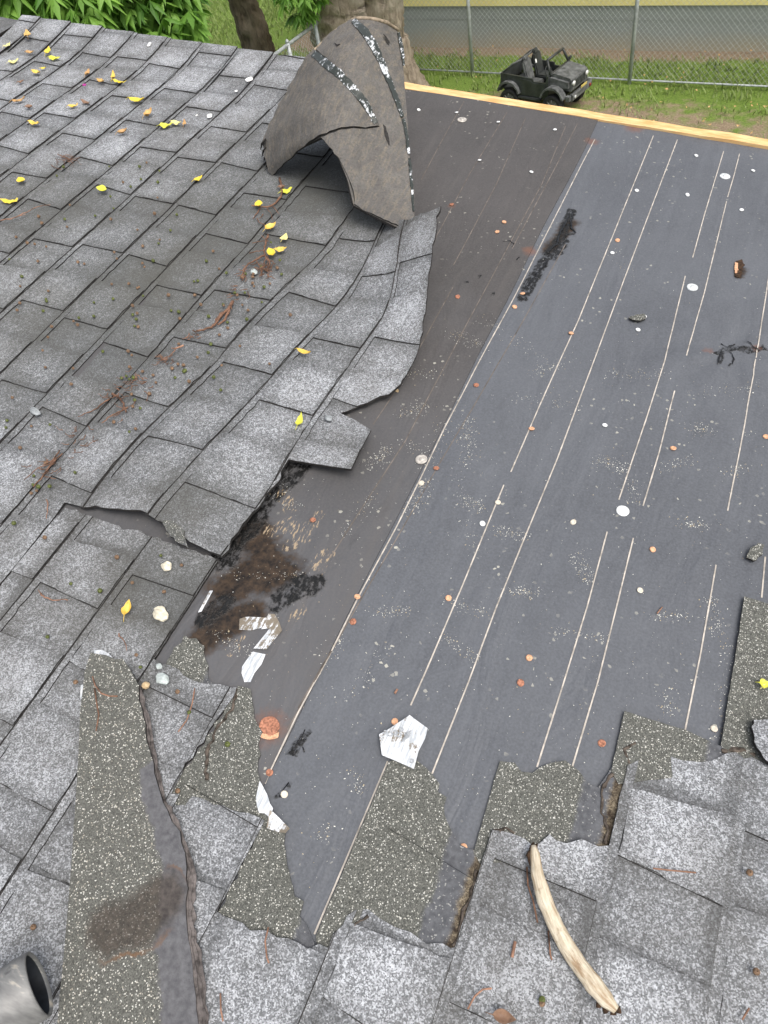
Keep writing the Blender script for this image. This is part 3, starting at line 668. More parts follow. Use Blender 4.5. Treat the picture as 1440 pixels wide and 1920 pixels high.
view=G-CP; sgn=np.sign((GN*view).sum(2)); 
if np.mean(sgn)>0: GN=-GN
flat_n=GN.reshape(-1,3)
def drape(off):
    def f(x,y):
        x*=100;y*=100
        d=((flat_p-np.array([x,y]))**2).sum(1); idx=np.argpartition(d,6)[:6]; ww=1/(d[idx]+.5); ww/=ww.sum()
        N=(flat_n[idx]*ww[:,None]).sum(0); N/=np.linalg.norm(N); vv=((flat_g[idx][:,1])*ww).sum()
        return pv(x,y,vv)+N*off,N
    return f
flap=empty('folded_shingle_flap',tuple(W(-.85,1.75,.0)))
tag(flap,'large brown backed flap of shingles folded over by wind above the rake','shingle flap')
mb=MB(); vs=[p for row in G for p in row]; idx=lambda i,j:i*(NS+1)+j
fs=[(idx(i,j),idx(i+1,j),idx(i+1,j+1),idx(i,j+1)) for i in range(NS) for j in range(NS)]
mb.add(vs,fs,0,True)
back=[G[i,j]-GN[i,j]*.007 for i in range(NS+1) for j in range(NS+1)]
mb.add(back,[tuple(reversed(f)) for f in fs],1,True,{'tone':[.28]*len(back),'band':[.5]*len(back)})
rim_=[(i,0) for i in range(NS+1)]+[(NS,j) for j in range(1,NS+1)]+[(i,NS) for i in range(NS-1,-1,-1)]+[(0,j) for j in range(NS-1,0,-1)]
vv=[];ff=[]
for a,b in zip(rim_,rim_[1:]+rim_[:1]):
    c=len(vv); vv+=[G[a],G[b],G[b]-GN[b]*.007,G[a]-GN[a]*.007]; ff.append((c,c+1,c+2,c+3))
mb.add(vv,ff,2)
mb.build('shingle_backing',[M['fibre'],M['shingle'],M['asphalt_edge_and_shade']],flap)
# the hidden side that rises from the hinge
mb=MB(); HG=[(-.61,1.368,.085),(-.67,1.50,.03),(-.76,1.72,.012),(-.84,1.92,.010),(-.925,2.15,.010)]
def hinge(t):
    P=np.array(HG); d=np.linspace(0,1,len(HG)); q=[np.interp(t,d,P[:,i]) for i in range(3)]; return W(*q)
vs=[];K=8;J=40
for j in range(J+1):
    t=j/J; a=G[NS,int(round(t*NS))]; b=hinge(t)
    for k in range(K+1):
        s_=k/K; p=a*(1-s_)+b*s_; p=p+YX*.02*math.sin(math.pi*s_)-UX*.012*math.sin(math.pi*s_); vs.append(p)
mb.add(vs,[(j*(K+1)+k,j*(K+1)+k+1,(j+1)*(K+1)+k+1,(j+1)*(K+1)+k) for j in range(J) for k in range(K)],0,True,{'tone':[.35]*len(vs),'band':[.5]*len(vs)})
mb.build('shingle_backing',M['shingle'],flap)
def panel(poly,off,th,mat,name,tess=.12,edge=.07,jag=0.,seed=1,smooth=True):
    mb=MB(); p=[(x/100,y/100) for x,y in poly]
    p=rough_poly(p,edge,jag/100,seed) if jag else p
    slab(mb,p,drape(off),th,tess=tess,smooth=smooth,edge_step=edge); return mb.build(name,[mat,M['asphalt_edge_and_shade']],flap)
panel([(593,97),(612,113),(632,133),(652,157),(672,180),(688,205),(700,225),(709,240),(690,241),(665,241),(640,243),(620,249),(600,258),(580,272),(556,292),(537,307),(515,330),(508,322),(504,300),(496,268),(501,256),(506,246),(520,214),(537,184),(560,142),(580,108)],.0045,.004,M['fibre'],'shingle_course',jag=.9)
panel([(663,38),(672,46),(690,70),(705,98),(717,122),(727,150),(738,185),(748,218),(757,250),(764,290),(769,340),(774,395),(776,412),(757,431),(735,421),(706,407),(680,396),(664,384),(659,352),(650,328),(634,296),(612,270),(603,259),(640,245),(690,243),(711,240),(702,222),(690,200),(673,175),(652,150),(630,128),(606,105),(594,94),(612,72),(636,52)],.0005,.0035,M['fibre'],'shingle_course',jag=.7,seed=4)
def ribbon(pts,wd,off,name='sealant_strip',seed=0):
    L=[];R_=[]
    P=[np.array(p,float) for p in pts]
    for i,p in enumerate(P):
        d=P[min(i+1,len(P)-1)]-P[max(i-1,0)]; d/=np.linalg.norm(d); n=np.array([-d[1],d[0]]); ww=wd[i] if hasattr(wd,'__len__') else wd
        L.append(tuple(p+n*ww/2)); R_.append(tuple(p-n*ww/2))
    return panel(L+R_[::-1],off,.0012,M['strip'],name,tess=.08,edge=.05,jag=.5,seed=seed)
ribbon([(592,104),(612,121),(634,140),(655,163),(672,184),(687,208),(699,228),(704,236)],[13,15,15,14,13,12,11,8],.0088,seed=1)
ribbon([(664,42),(680,60),(697,86),(712,116),(722,142),(733,168),(744,196),(752,222)],[10,15,15,12,10,9,8,7],.0052,seed=2)
ribbon([(746,62),(750,80),(754,102),(756,124)],[5,6,5,3],.0015,seed=3)
ribbon([(766,300),(770,340),(773,372),(775,400)],[4,5,5,3],.0050,seed=4)
ribbon([(754,226),(760,255),(765,292)],[6,5,4],.0052,seed=5)
# pale worn rim along the top
mb=MB(); mb.tube([G[i,NS]+GN[i,NS]*.001 for i in range(0,NS+1,2)],.005,6); mb.tube([G[0,j]+GN[0,j]*.001 for j in range(int(NS*.62),NS+1)],.0045,6); mb.build('worn_rim',simple('pale_worn_edge',(.32,.26,.19),.9,.2,var=.25,scale=90),flap)
# small tear with a dark slit
panel([(717,236),(722,240),(728,262),(729,276),(724,266),(719,250)],.0045,.0012,M['asphalt_edge_and_shade'],'tear_slit',jag=.4)
panel([(722,75),(728,80),(727,83)],.0048,.001,M['asphalt_edge_and_shade'],'tear_slit'); panel([(716,66),(721,70),(729,84),(726,84)],.0048,.001,M['asphalt_edge_and_shade'],'tear_slit'); panel([(628,84),(634,87),(640,86),(634,90)],.0048,.001,M['asphalt_edge_and_shade'],'tear_slit')
# ragged torn end at the left foot
mb=MB()
for k,(x,y,l) in enumerate(((503,285,9),(500,275,8),(507,300,10),(511,318,9),(497,262,10))):
    p=pv(x,y,1.63); mb.tube([p,p+UX*(-.012)+NX*(-.012),p+UX*(-.02)+NX*(-.03)],[.007,.006,.002],6,flat=.4)
mb.build('torn_end',M['asphalt_edge_and_shade'],flap)

# ================================================================ LOOSE THINGS ON THE ROOF
# loose strip lower left
strip=empty('torn_shingle_strip',tuple(W(-.52,.1,.012))); tag(strip,'long loose olive grey shingle strip with a brown oval stain at lower left','shingle strip')
k=NT('strip_granules',.9,.25); rnd=k.sep(k.vor(720.)); base=k.mix(rnd[1],(.068,.069,.062),(.160,.161,.145)); c=k.mix(k.mr(rnd[0],.91,.93),base,k.mix(rnd[2],(.38,.35,.29),(.66,.66,.62)))
n2=k.noise(120.,3,.6); nz=k.noise(26.,4,.7)
bare=k.mix(k.mr(n2,.3,.7),(.085,.085,.092),(.15,.15,.158)); c=k.mix(k.mr(k.math('ADD',k.attr('bare'),k.math('MULTIPLY',k.math('SUBTRACT',nz,.5),.5)),.46,.54),c,bare)
sm=k.math('ADD',k.attr('stain'),k.math('MULTIPLY',k.math('SUBTRACT',nz,.5),.55)); c=k.mix(k.mr(sm,.36,.62,0,.75),c,k.mix(k.mr(n2,.3,.7),(.030,.024,.020),(.085,.068,.056)))
c=k.mix(k.math('MULTIPLY',k.math('MULTIPLY',k.mr(sm,.33,.38),k.mr(sm,.46,.40)),k.mr(k.noise(9.,2,.5),.5,.6,0,.7)),c,(.17,.09,.045)); k.col(c); k.bump(rnd[0],.001,.6); M['strip_gran']=k.mat
SP=[(172,1226),(200,1230),(232,1237),(246,1258),(262,1287),(268,1330),(276,1390),(290,1450),(306,1505),(322,1540),(340,1580),(350,1625),(348,1690),(352,1760),(362,1840),(372,1925),(378,2010),(98,2010),(104,1925),(118,1790),(130,1660),(140,1530),(147,1430),(152,1330),(160,1262)]
def strw(u,v): return .022+.010*math.sin(2.2*(v+.1))+.003*mnoise.noise(Vector((u*9,v*9,0)))
spu=PX(SP,.03); right=dense(PX(SP[7:17],.03),.01); st=dense(PX([(205,1745),(250,1728),(300,1690)],.03),.008)
def bare_(u,v):
    d=min(math.hypot(u-p[0],v-p[1]) for p in right); y=max(0,min(1,(.20-v)/.35)); return max(0,1-d/(.022+.075*y)) 
def stain_(u,v): return max(0,1-min(math.hypot((u-p[0]),(v-p[1])) for p in st)/.062)
mb=MB(); slab(mb,rough_poly(spu,.012,.0016,5,keep=lambda i:i>=16),lambda u,v:(W(u,v,strw(u,v)),NX),.006,tess=.016,attrs={'bare':bare_,'stain':stain_},smooth=False)
mb.build('shingle_body',[M['strip_gran'],M['asphalt_edge_and_shade']],strip)
RR=[(262,1288,3),(271,1335,7),(279,1385,9),(287,1440,10),(301,1495,10),(322,1538,11),(340,1585,13),(350,1635,16),(348,1700,17),(354,1765,18),(364,1845,20),(373,1925,22),(380,2000,22)]
rg=random.Random(3); fr_m=simple('frayed_brown_felt_edge',(.135,.120,.115),.92,.15,var=.35,scale=70,bump=.004)
for lay in range(3):
    Lp=[];Rp=[]
    for q in range(len(RR)-1):
        for e in range(4):
            t=e/4; x=RR[q][0]+(RR[q+1][0]-RR[q][0])*t; y=RR[q][1]+(RR[q+1][1]-RR[q][1])*t; ww=RR[q][2]+(RR[q+1][2]-RR[q][2])*t
            Lp.append((x-4-2*lay,y)); Rp.append((x+ww*(1-.27*lay)*rg.uniform(.65,1.25),y+rg.uniform(-4,4)))
    mb=MB(); slab(mb,PX(Lp+Rp[::-1],.02),lambda u,v,lay=lay:(W(u,v,.020+.0022*lay+.0018*mnoise.noise(Vector((u*30,v*16,lay*3)))),NX),.0018,tess=.008,smooth=True)
    mb.build('frayed_edge',[fr_m,fr_m],strip)

# vent pipe, lower left corner
pm=NT('weathered_grey_pipe',.5,.5,.15); n=pm.noise(14.,4,.65,vec=pm.map((1,3,1))); n2=pm.noise(40.,3,.6); c=pm.mix(pm.mr(n,.35,.65),(.13,.13,.13),(.30,.30,.29)); c=pm.mix(pm.mr(n,.56,.66),c,(.62,.56,.46)); c=pm.mix(pm.mr(n2,.62,.68,0,.8),c,(.10,.10,.10)); pm.col(c)
C=W(*px(73,1844,.07),.07); Cc=C
e1=pv(46,1787,1.); vw=rayd(70,1846); vw/=np.linalg.norm(vw); dd_=RM@np.array([-1.,.62,0.]); dd_-=vw*(dd_@vw); dd_/=np.linalg.norm(dd_); ax=.97*dd_+.25*vw; ax/=np.linalg.norm(ax); print('PIPE',ax@NX)
pipe=empty('vent_pipe',tuple(Cc)); tag(pipe,'open end of a weathered grey metal pipe in the lower left corner','pipe')
a_=np.cross(ax,NX); a_/=np.linalg.norm(a_); b_=np.cross(a_,ax)
def ring(c,r,n=40): return [c+a_*math.cos(2*math.pi*k/n)*r+b_*math.sin(2*math.pi*k/n)*r for k in range(n)]
R0=.0375; rings=[ring(Cc+ax*.30,R0*1.0),ring(Cc+ax*.03,R0),ring(Cc+ax*.004,R0*1.02),ring(Cc,R0*1.01),ring(Cc-ax*.001,R0*.965),ring(Cc+ax*.003,R0*.93),ring(Cc+ax*.28,R0*.92)]
mb=MB(); vs=[p for r in rings for p in r]; n=40
mb.add(vs[:6*n],[(i*n+k,i*n+(k+1)%n,(i+1)*n+(k+1)%n,(i+1)*n+k) for i in range(5) for k in range(n)],0,True); mb.build('pipe_wall',pm.mat,pipe)
mb=MB(); mb.add(vs[5*n:],[(k,(k+1)%n,n+(k+1)%n,n+k) for k in range(n)]+[tuple(n+k for k in range(n))],0,True); mb.build('pipe_lining',simple('dark_pipe_lining',(.03,.034,.04),.5,.4,var=.3,scale=30),pipe)

# stick
stick=empty('wooden_stick',tuple(W(*px(1075,1740,.02),.015))); tag(stick,'pale curved debarked wooden stick lying on the lower right shingles','stick')
SPT=[(1000,1585,6),(1003,1600,11),(1007,1640,15),(1022,1690,18),(1042,1735,18),(1062,1772,18.5),(1085,1808,19),(1112,1845,20),(1138,1876,17),(1155,1893,9)]
mb=MB(); cs=[];rs=[]
for t in np.linspace(0,1,44):
    q=crv([(a,b,c) for a,b,c in SPT],t); u,v=px(q[0],q[1],.028); cs.append(W(u,v,.0165+.011+.002*math.sin(t*9))); rs.append(q[2]/1340*.75*(1+.04*mnoise.noise(Vector((t*14,0,0)))))
at_={'sx':[q*.0085 for q in range(44) for _ in range(16)],'c1':[math.cos(2*math.pi*q/16) for _ in range(44) for q in range(16)],'c2':[math.sin(2*math.pi*q/16) for _ in range(44) for q in range(16)]}
rs=[rr_*(1+.10*mnoise.noise(Vector((q*.35,3,0)))) for q,rr_ in enumerate(rs)]
k=NT('debarked_stick_wood',.7,.25); cmb=k.n('ShaderNodeCombineXYZ'); k.lk(k.math('MULTIPLY',k.attr('sx'),9.),cmb.inputs[0]); k.lk(k.attr('c1'),cmb.inputs[1]); k.lk(k.attr('c2'),cmb.inputs[2])
n1=k.noise(3.5,5,.65,vec=cmb.outputs[0]); n2=k.noise(1.5,4,.7,vec=cmb.outputs[0]); crk=k.noise(60.,3,.6)
c=k.mix(k.mr(n1,.35,.65),(.50,.41,.29),(.76,.69,.55)); c=k.mix(k.mr(n2,.50,.64,0,.85),c,(.36,.24,.14)); c=k.mix(k.mr(crk,.62,.70,0,.5),c,(.25,.17,.10)); k.col(c); k.bump(n1,.003)
mb.tube(cs,rs,16,flat=.75,up=NX,wob=0.,at=at_); mb.build('stick_wood',k.mat,stick)
mb=MB()
for (x,y,dx,dy,r) in ((998,1592,3,-14,.005),(1004,1590,4,-10,.004),(993,1606,3,-16,.006),(1158,1890,8,10,.006),(1148,1896,9,6,.005),(1128,1884,-6,-10,.008),(1140,1893,-8,-8,.008),(995,1600,0,22,.006)):
    mb=MB(); a=W(*px(x,y,.03),.024); b=W(*px(x+dx,y+dy,.03),.026); mb.tube([a,(a+b)/2,b],[r*.8,r*.6,.001],6); mb.build('splinter',M['dark_rot'],stick)

# leaves
def leaf_mesh(name,mat,L,wd,curl,fold,seed,shape='oval'):
    mb=MB(); rr=random.Random(seed); n=9; vs=[]; bend=rr.uniform(-.3,.3)
    for i in range(n+1):
        t=i/n
        wv=math.sin(math.pi*min(1,t*1.02+.0))**.75*(1.15-.5*t) if shape=='oval' else (math.sin(math.pi*min(1,t**.55)))**.8
        wv=max(.03,wv)*wd/2
        for s_ in (-1,-.5,0,.5,1):
            x=L*t+0*s_; y=s_*wv+bend*L*t*t*.3; z=abs(s_)*wv*fold+curl*L*(t-.45)**2*1.6+.14*L*mnoise.noise(Vector((t*4,s_*2,seed)))
            vs.append((x-L/2,y,z))
    z0=min(v[2] for v in vs); vs=[(v[0],v[1],v[2]-z0+.0008) for v in vs]
    fs=[(i*5+k,i*5+k+1,(i+1)*5+k+1,(i+1)*5+k) for i in range(n) for k in range(4)]
    mb.add(vs,fs,0,True)
    mb.tube([(-L/2,0,vs[2][2]),(-L*.62,L*.02,.001+vs[2][2]*.6),(-L*.78,L*.06,.0015)],[.0007,.0006,.0005],5)
    return mb.build(name,LM[mat])
RB=Matrix(((UX[0],0,NX[0],0),(UX[1],1,NX[1],0),(UX[2],0,NX[2],0),(0,0,0,1)))
def place(o,x,y,w_,rot,sc_=1.):
    u,v=px(x,y,w_+.008); dw=lift(u,v)[1] if u<LK[5] and v>.45 else 0; P=W(u,v,w_)
    o.matrix_world=Matrix.Translation(P)@RB@Matrix.Rotation(rot,4,'Z')@Matrix.Scale(sc_,4)
def surf_w(x,y):
    u,v=px(x,y,.015)
    if u>LK[5] or v<.45: return .016
    return .0165+lift(u,v)[1]
LV=[(50,62,'orange',.052,.026,2.4,.3,'orange brown leaf on the ridge cap at the far left'),(13,82,'pale',.034,.018,1.4,.2,'small pale yellow leaf on the left edge of the ridge cap'),
(56,96,'tan',.036,.02,.2,.5,'tan curled leaf just below the ridge cap'),(89,94,'yellow',.045,.024,1.9,.5,'yellow leaf standing up beside a lime one near the ridge'),(103,106,'lime',.052,.022,.2,.2,'lime yellow leaf lying flat beside an upright yellow one'),
(25,112,'pale',.038,.026,.9,.1,'rounded pale yellow leaf near the far left edge'),(68,133,'gold',.046,.02,-.1,.4,'golden leaf with a curled end below the pair of leaves'),(80,124,'yellow',.022,.014,.4,.2,'tiny yellow leaf just above a golden one'),
(38,151,'brown',.024,.014,1.,.6,'small dry brown leaf third row from the left edge'),(163,135,'tan',.034,.018,1.8,.9,'upright curled tan leaf left of the orange cluster'),(189,149,'orange',.042,.018,-.2,.5,'orange brown leaf left of the long yellow one'),
(211,141,'gold',.045,.016,2.1,.8,'golden leaf rising above the long yellow leaf'),(226,152,'yellow',.060,.014,.1,.1,'long thin yellow leaf in the upper cluster'),(35,186,'tan',.046,.016,.7,.4,'narrow tan leaf left of the curled brown one'),
(54,199,'brown',.030,.02,.2,.8,'curled brown leaf right of the narrow tan one'),(65,229,'gold',.052,.020,.0,.3,'golden leaf lying alone near the left edge'),(137,197,'gold',.036,.018,.4,.5,'small golden leaf left of a brown one'),
(161,190,'brown',.050,.015,-.2,.4,'long brown leaf right of a small golden one'),(257,186,'yellow',.062,.026,.1,.35,'broad bright yellow leaf near the top centre of the shingles'),(278,212,'orange',.042,.024,1.5,.9,'orange crumpled leaf below the broad yellow one'),
(311,232,'lime',.044,.026,.5,.2,'lime leaf left in a row of three'),(330,228,'pale',.042,.020,-.1,.3,'pale leaf in the middle of a row of three'),(345,228,'tan',.030,.012,2.0,.5,'rust tan pointed leaf right in a row of three'),
(229,245,'tan',.034,.018,1.,1.,'greenish tan curled leaf left of the row of three'),(38,336,'yellow',.036,.024,-.5,.4,'yellow leaf above the long one on the left edge'),(192,354,'lime',.040,.022,-.4,.5,'lime yellow leaf on a dark shingle at left centre'),
(17,375,'yellow',.060,.020,.2,.15,'long yellow leaf cut by the left edge of the view'),(371,332,'yellow',.030,.018,1.1,.3,'small clean yellow leaf left of the twig cluster'),(537,354,'lime',.036,.024,.9,.2,'lime leaf just right of the curved twig'),
(485,381,'yellow',.034,.022,-1.0,.4,'yellow leaf at the left tip of the curved twig'),(507,423,'gold',.036,.024,1.2,.7,'golden cupped leaf between the two twig clusters'),(533,441,'pale',.028,.020,1.6,.1,'pale heart shaped leaf right of the twig cluster'),
(509,473,'yellow',.040,.022,-.7,.6,'bright yellow leaf lying on the tangled twigs'),(526,464,'gold',.034,.020,.5,.2,'golden spotted leaf touching the twig tangle'),
(570,659,'gold',.038,.013,-.1,.8,'golden rolled leaf in the middle of the lifted shingles'),(562,784,'lime',.036,.014,1.75,.25,'lime half folded leaf standing near the free shingle edge'),
(238,1141,'gold',.030,.017,1.9,1.2,'crumpled golden leaf beside the pale stone'),(1438,1280,'lime',.020,.014,.2,.3,'yellow green leaf on the olive panel at right'),(945,1905,'brown',.030,.016,.3,1.,'dry rust brown leaf at the bottom edge'),
(528,349,'brown',.022,.014,.4,1.0,'crumpled brown leaf under the curved twig'),(1436,1283,'pale',.012,.006,1.,.3,'pale tip of a leaf beside the lime leaf at right')]
for i,(x,y,mt,L,wd,rot,fold,lab) in enumerate(LV):
    o=leaf_mesh('fallen_leaf',mt,L*.92,wd*1.0,.35+.5*fold,fold,i*7+3,'heart' if mt in('pale','lime') else 'oval'); place(o,x,y,surf_w(x,y),rot)
    tag(o,lab,'leaf','fallen leaves on the shingles')

# stones
def stone(x,y,r,mt,lab,seed,w_=None,sq=(1,.8,.55)):
    bm=bmesh.new(); bmesh.ops.create_icosphere(bm,subdivisions=3,radius=r)
    for v in bm.verts:
        n=mnoise.noise(v.co/r*1.1+Vector((seed,0,0)))*.35+mnoise.noise(v.co/r*3+Vector((0,seed,0)))*.10; v.co*= (1+n); v.co=Vector((v.co.x*sq[0],v.co.y*sq[1],v.co.z*sq[2]))
    me=bpy.data.meshes.new('stone'); bm.to_mesh(me); bm.free(); me.materials.append(M[mt]); o=link('stone',me); 
    place(o,x,y,(surf_w(x,y) if w_ is None else w_)+r*sq[2]*.72,random.uniform(-.4,.4)); tag(o,lab,'stone','stones lying on the shingles')
stone(298,1147,.0145,'stone_pale','cream stone beside the crumpled golden leaf',1,sq=(1.1,.75,.5)); stone(309,1057,.010,'stone_pale','small cream stone with a grey side below the broken corner',2); stone(302,1269,.0105,'stone_blue','bluish white angular stone beside the loose strip',3)
stone(270,1281,.006,'stone_beige','tiny beige cube shaped stone at the edge of the loose strip',4,sq=(1,.9,.9)); stone(295,1245,.0055,'stone_blue','tiny grey chip above the bluish stone',5); stone(62,766,.010,'stone_grey','flat grey stone near the left edge',6,sq=(1.4,.7,.4))
stone(475,504,.0095,'stone_blue','bluish stone caught in the twig tangle',7); stone(615,778,.008,'stone_grey','dark grey chip near the lime folded leaf',8,sq=(1,.8,.4)); stone(744,727,.0045,'stone_beige','tiny beige pebble under the curled shingle edge',9,w_=.004)
stone(129,226,.010,'stone_grey','grey round pebble among the upper leaves',10,sq=(1,.8,.4)) if False else None

# twigs
def twig(paths,lab,r=.0018,mat='twig'):
    mb=MB(); 
    for pts,rr in paths:
        P=[]; 
        for i,(x,y) in enumerate(pts):
            w_=surf_w(x,y); P.append(Vector(W(*px(x,y,w_+.004),w_+.002+random.uniform(0,.004))))
        Q=[]
        for a,b in zip(P,P[1:]):
            for q in range(4):
                t=q/4; Q.append(a.lerp(b,t)+Vector((random.gauss(0,.0009),random.gauss(0,.0009),random.gauss(0,.0005))))
        Q.append(P[-1]); mb.tube(Q,[rr*(1-.55*i/len(Q)) for i in range(len(Q))],6,wob=.4)
    o=mb.build('twig',M[mat]); tag(o,lab,'twig','twigs and stalks on the roof'); return o
R_=random.Random(9)
def fuzz(cx,cy,sx,sy,n,r=.0008,l=16,ang=None):
    out=[]
    for _ in range(n):
        x=cx+R_.gauss(0,sx); y=cy+R_.gauss(0,sy); a=(R_.uniform(0,6.28) if ang is None else R_.gauss(ang,.5)); ll=l*R_.uniform(.5,1.3)
        out.append(([(x,y),(x+math.cos(a)*ll*.5+R_.uniform(-2,2),y+math.sin(a)*ll*.5),(x+math.cos(a+.4)*ll,y+math.sin(a+.4)*ll)],r))
    return out
twig([([(524,335),(529,350),(527,368),(514,382),(500,388),(478,385),(472,386)],.0032),([(510,384),(518,395),(524,402)],.0012),([(500,388),(508,402),(511,412)],.001),([(488,390),(480,402),(474,410)],.0018),([(482,410),(486,418),(496,422),(506,424)],.0014),([(494,400),(490,408),(486,411)],.0012)],'curved red brown twig between two yellow leaves')
twig([([(503,440),(498,455),(495,470),(497,480),(503,490)],.0028),([(467,475),(482,473),(498,468)],.0014),([(498,478),(484,484),(468,494),(458,506),(452,520)],.0026),([(503,452),(496,446),(490,442)],.0012),([(473,455),(488,453),(500,452)],.001),([(500,480),(506,494),(498,508)],.0024)]+fuzz(494,500,8,9,26,.0013,14),'tangle of red brown twigs under bright yellow leaves')
twig([([(436,565),(428,580),(415,590),(406,604),(395,612),(380,618),(368,622)],.0040),([(430,582),(420,600),(408,610)],.0034),([(434,566),(434,580)],.0018),([(415,585),(405,600),(398,612)],.002)],'thick pale brown broken twig lying in the middle of the shingles')
twig(fuzz(462,512,9,9,12,.0011,13,2.3)+fuzz(444,545,8,8,9,.0010,12,2.3),'loose fine stalks strewn below the twig tangle')
twig(fuzz(362,630,7,4,9,.0010,14,2.6),'fine stalks strewn just below the thick broken twig')
twig(fuzz(310,672,10,7,14,.0009,15,2.5),'fine stalks strewn below the small broken twig')
twig(fuzz(262,712,14,10,16,.0009,15,2.5),'fine dry stalks strewn above the branching twig')
twig(fuzz(150,815,22,16,16,.0009,16,2.5),'sparse fine stalks between the branching twig and the left bundle')
twig([([(345,648),(330,655),(322,652)],.0022),([(332,652),(320,665),(306,675)],.0014)],'small twig just below the thick broken one',mat='needle')
twig([([(210,738),(222,744),(232,755),(236,772)],.0030),([(205,748),(190,758),(172,770),(146,782)],.0016),([(238,765),(220,772),(205,782),(190,792)],.0018),([(240,764),(228,768)],.0012)]+fuzz(225,750,14,16,14,.001,18,2.6),'branching twig with fine stalks at left centre')
twig([([(115,850),(95,868),(70,878),(45,900)],.0014),([(105,858),(88,880),(62,912)],.0020),([(112,845),(100,862),(80,872)],.0016),([(82,893),(105,898)],.0011)]+fuzz(88,880,16,14,10,.0009,18,2.5),'thin twig bundle near the left edge beside a berry cluster')
twig([([(108,290),(120,296),(140,302)],.0014),([(95,308),(104,314),(116,318)],.0012),([(118,292),(132,297),(150,296)],.001)]+fuzz(118,297,12,4,14,.0008,16,0.2),'small dark twig cluster upper left of the shingles')
twig([([(0,413),(25,408),(50,398),(70,388),(95,385)],.0014),([(30,407),(48,402)],.001)],'long thin stalk reaching in from the left edge',mat='needle')
twig([([(78,1112),(84,1122),(105,1124),(128,1126)],.0016),([(82,1120),(72,1106)],.0012)],'forked thin stalk beside the left edge below the crack',mat='needle')
twig([([(87,937),(89,955),(87,972)],.0012)],'short needle above the crack',mat='needle')
twig([([(222,1188),(234,1202),(238,1220)],.0011)],'thin curved needle below the crumpled golden leaf',mat='needle')
def flatcurve(pts,lab,r=.0011,w_=None,mat='needle'):
    mb=MB(); P=[]
    for x,y in pts:
        ww=surf_w(x,y) if w_ is None else w_; P.append(W(*px(x,y,ww+.002),ww+.0015))
    mb.tube(P,r,6); o=mb.build('needle',M[mat]); tag(o,lab,'needle','fine needles on the roof')
flatcurve([(173,1268),(178,1285),(190,1300),(205,1305),(220,1305)],'curved rust needle across the top of the loose strip',w_=.034)
flatcurve([(177,1290),(182,1325),(185,1340),(180,1370)],'faint brown needle along the left of the loose strip',w_=.034,mat='twig')
flatcurve([(365,1290),(360,1320),(350,1350),(334,1372)],'pinkish needle on the grey tab beside the olive strip')
flatcurve([(503,1738),(497,1765),(500,1795),(504,1806)],'rust needle at the foot of the olive wedge'); flatcurve([(413,1862),(414,1895),(418,1915)],'rust needle on the bottom left grey tab')
flatcurve([(988,1625),(990,1660),(1000,1690),(1008,1730)],'brown needle along the left side of the stick',mat='twig'); flatcurve([(1028,1745),(1032,1790),(1035,1800)],'short brown needle left of the stick middle',mat='twig')
flatcurve([(877,1892),(890,1868),(905,1855),(922,1853)],'hooked rust needle near the bottom centre'); flatcurve([(1225,1628),(1260,1632),(1305,1636)],'faint brown stalk on the right grey tab'); flatcurve([(960,1795),(966,1765)],'tiny rust stalk left of the stick end',r=.002)
flatcurve([(1232,1150),(1242,1138)],'tiny straw on the bare underlayment',w_=.004,mat='needle'); flatcurve([(740,1300),(745,1292)],'tiny orange chip on the bare underlayment',w_=.004,r=.0018)
flatcurve([(1392,1912),(1405,1890)],'pink brown stalk at the bottom right')

# berries
def berry_src(mat):
    bm=bmesh.new(); bmesh.ops.create_icosphere(bm,subdivisions=2,radius=.0042)
    for v in bm.verts: v.co*=1+.18*mnoise.noise(v.co*500)
    bmesh.ops.create_cone(bm,segments=5,radius1=.0014,radius2=.0004,depth=.003,matrix=Matrix.Translation((0,0,.0048)),cap_ends=True)
    me=bpy.data.meshes.new('berry'); bm.to_mesh(me); bm.free(); me.materials.append(M[mat])
    for p in me.polygons: p.use_smooth=True
    return me
BM={'b':berry_src('berry_brown'),'g':berry_src('berry_green')}
spots=[]
def bs(x,y,c): spots.append((x,y,c))
br=random.Random(77)
for (cx,cy,sx,sy,n) in ((470,520,14,14,16),(440,560,14,10,8),(500,500,16,8,8),(330,690,30,30,16),(250,700,16,30,16),(240,760,18,22,10),(60,900,14,10,6),(330,590,60,40,22),(200,520,110,60,30),(100,620,70,70,20),(80,800,60,50,14),(300,480,90,40,20),(420,500,60,60,16),(150,380,90,50,22),(260,330,60,40,10),(430,680,40,40,8),(60,480,40,40,10)):
    for _ in range(int(n*.72)):
        x=br.gauss(cx,sx); y=br.gauss(cy,sy)
        if x>2 and y>170 and x<560: bs(x,y,'b' if br.random()<.55 else 'g')
spots=spots[:235]
for x,y,c in ((80,1003,'b'),(216,1040,'b'),(245,1088,'b'),(338,1055,'b'),(305,1105,'b'),(138,1263+12,'b'),(252,1224,'b'),(330,1293,'b'),(330,1480,'b'),(57,1737,'b'),(184,1103,'g'),(129,1090,'g'),(22,976,'g'),(299,1037,'g'),(85,1190,'g'),(260,1247,'g'),(352,1332,'g'),(424,1392,'g'),(1018,1874,'g'),(1423,1821,'b'),(1018,1881,'b'),(65,915,'b'),(1410,1634,'b')): bs(x,y,c)
for x,y,c in spots:
    o=bpy.data.objects.new('fallen_berry',BM[c]); COL.objects.link(o); s_=br.uniform(.65,1.05)
    place(o,x,y,surf_w(x,y)+.0034*s_+(.015 if (130<x<300 and y>1215) else 0),br.uniform(0,6),s_)
    tag(o,'tiny dry brown berry lying on the grey shingles' if c=='b' else 'tiny green berry lying on the grey shingles','berry','brown berries on the roof' if c=='b' else 'green berries on the roof')
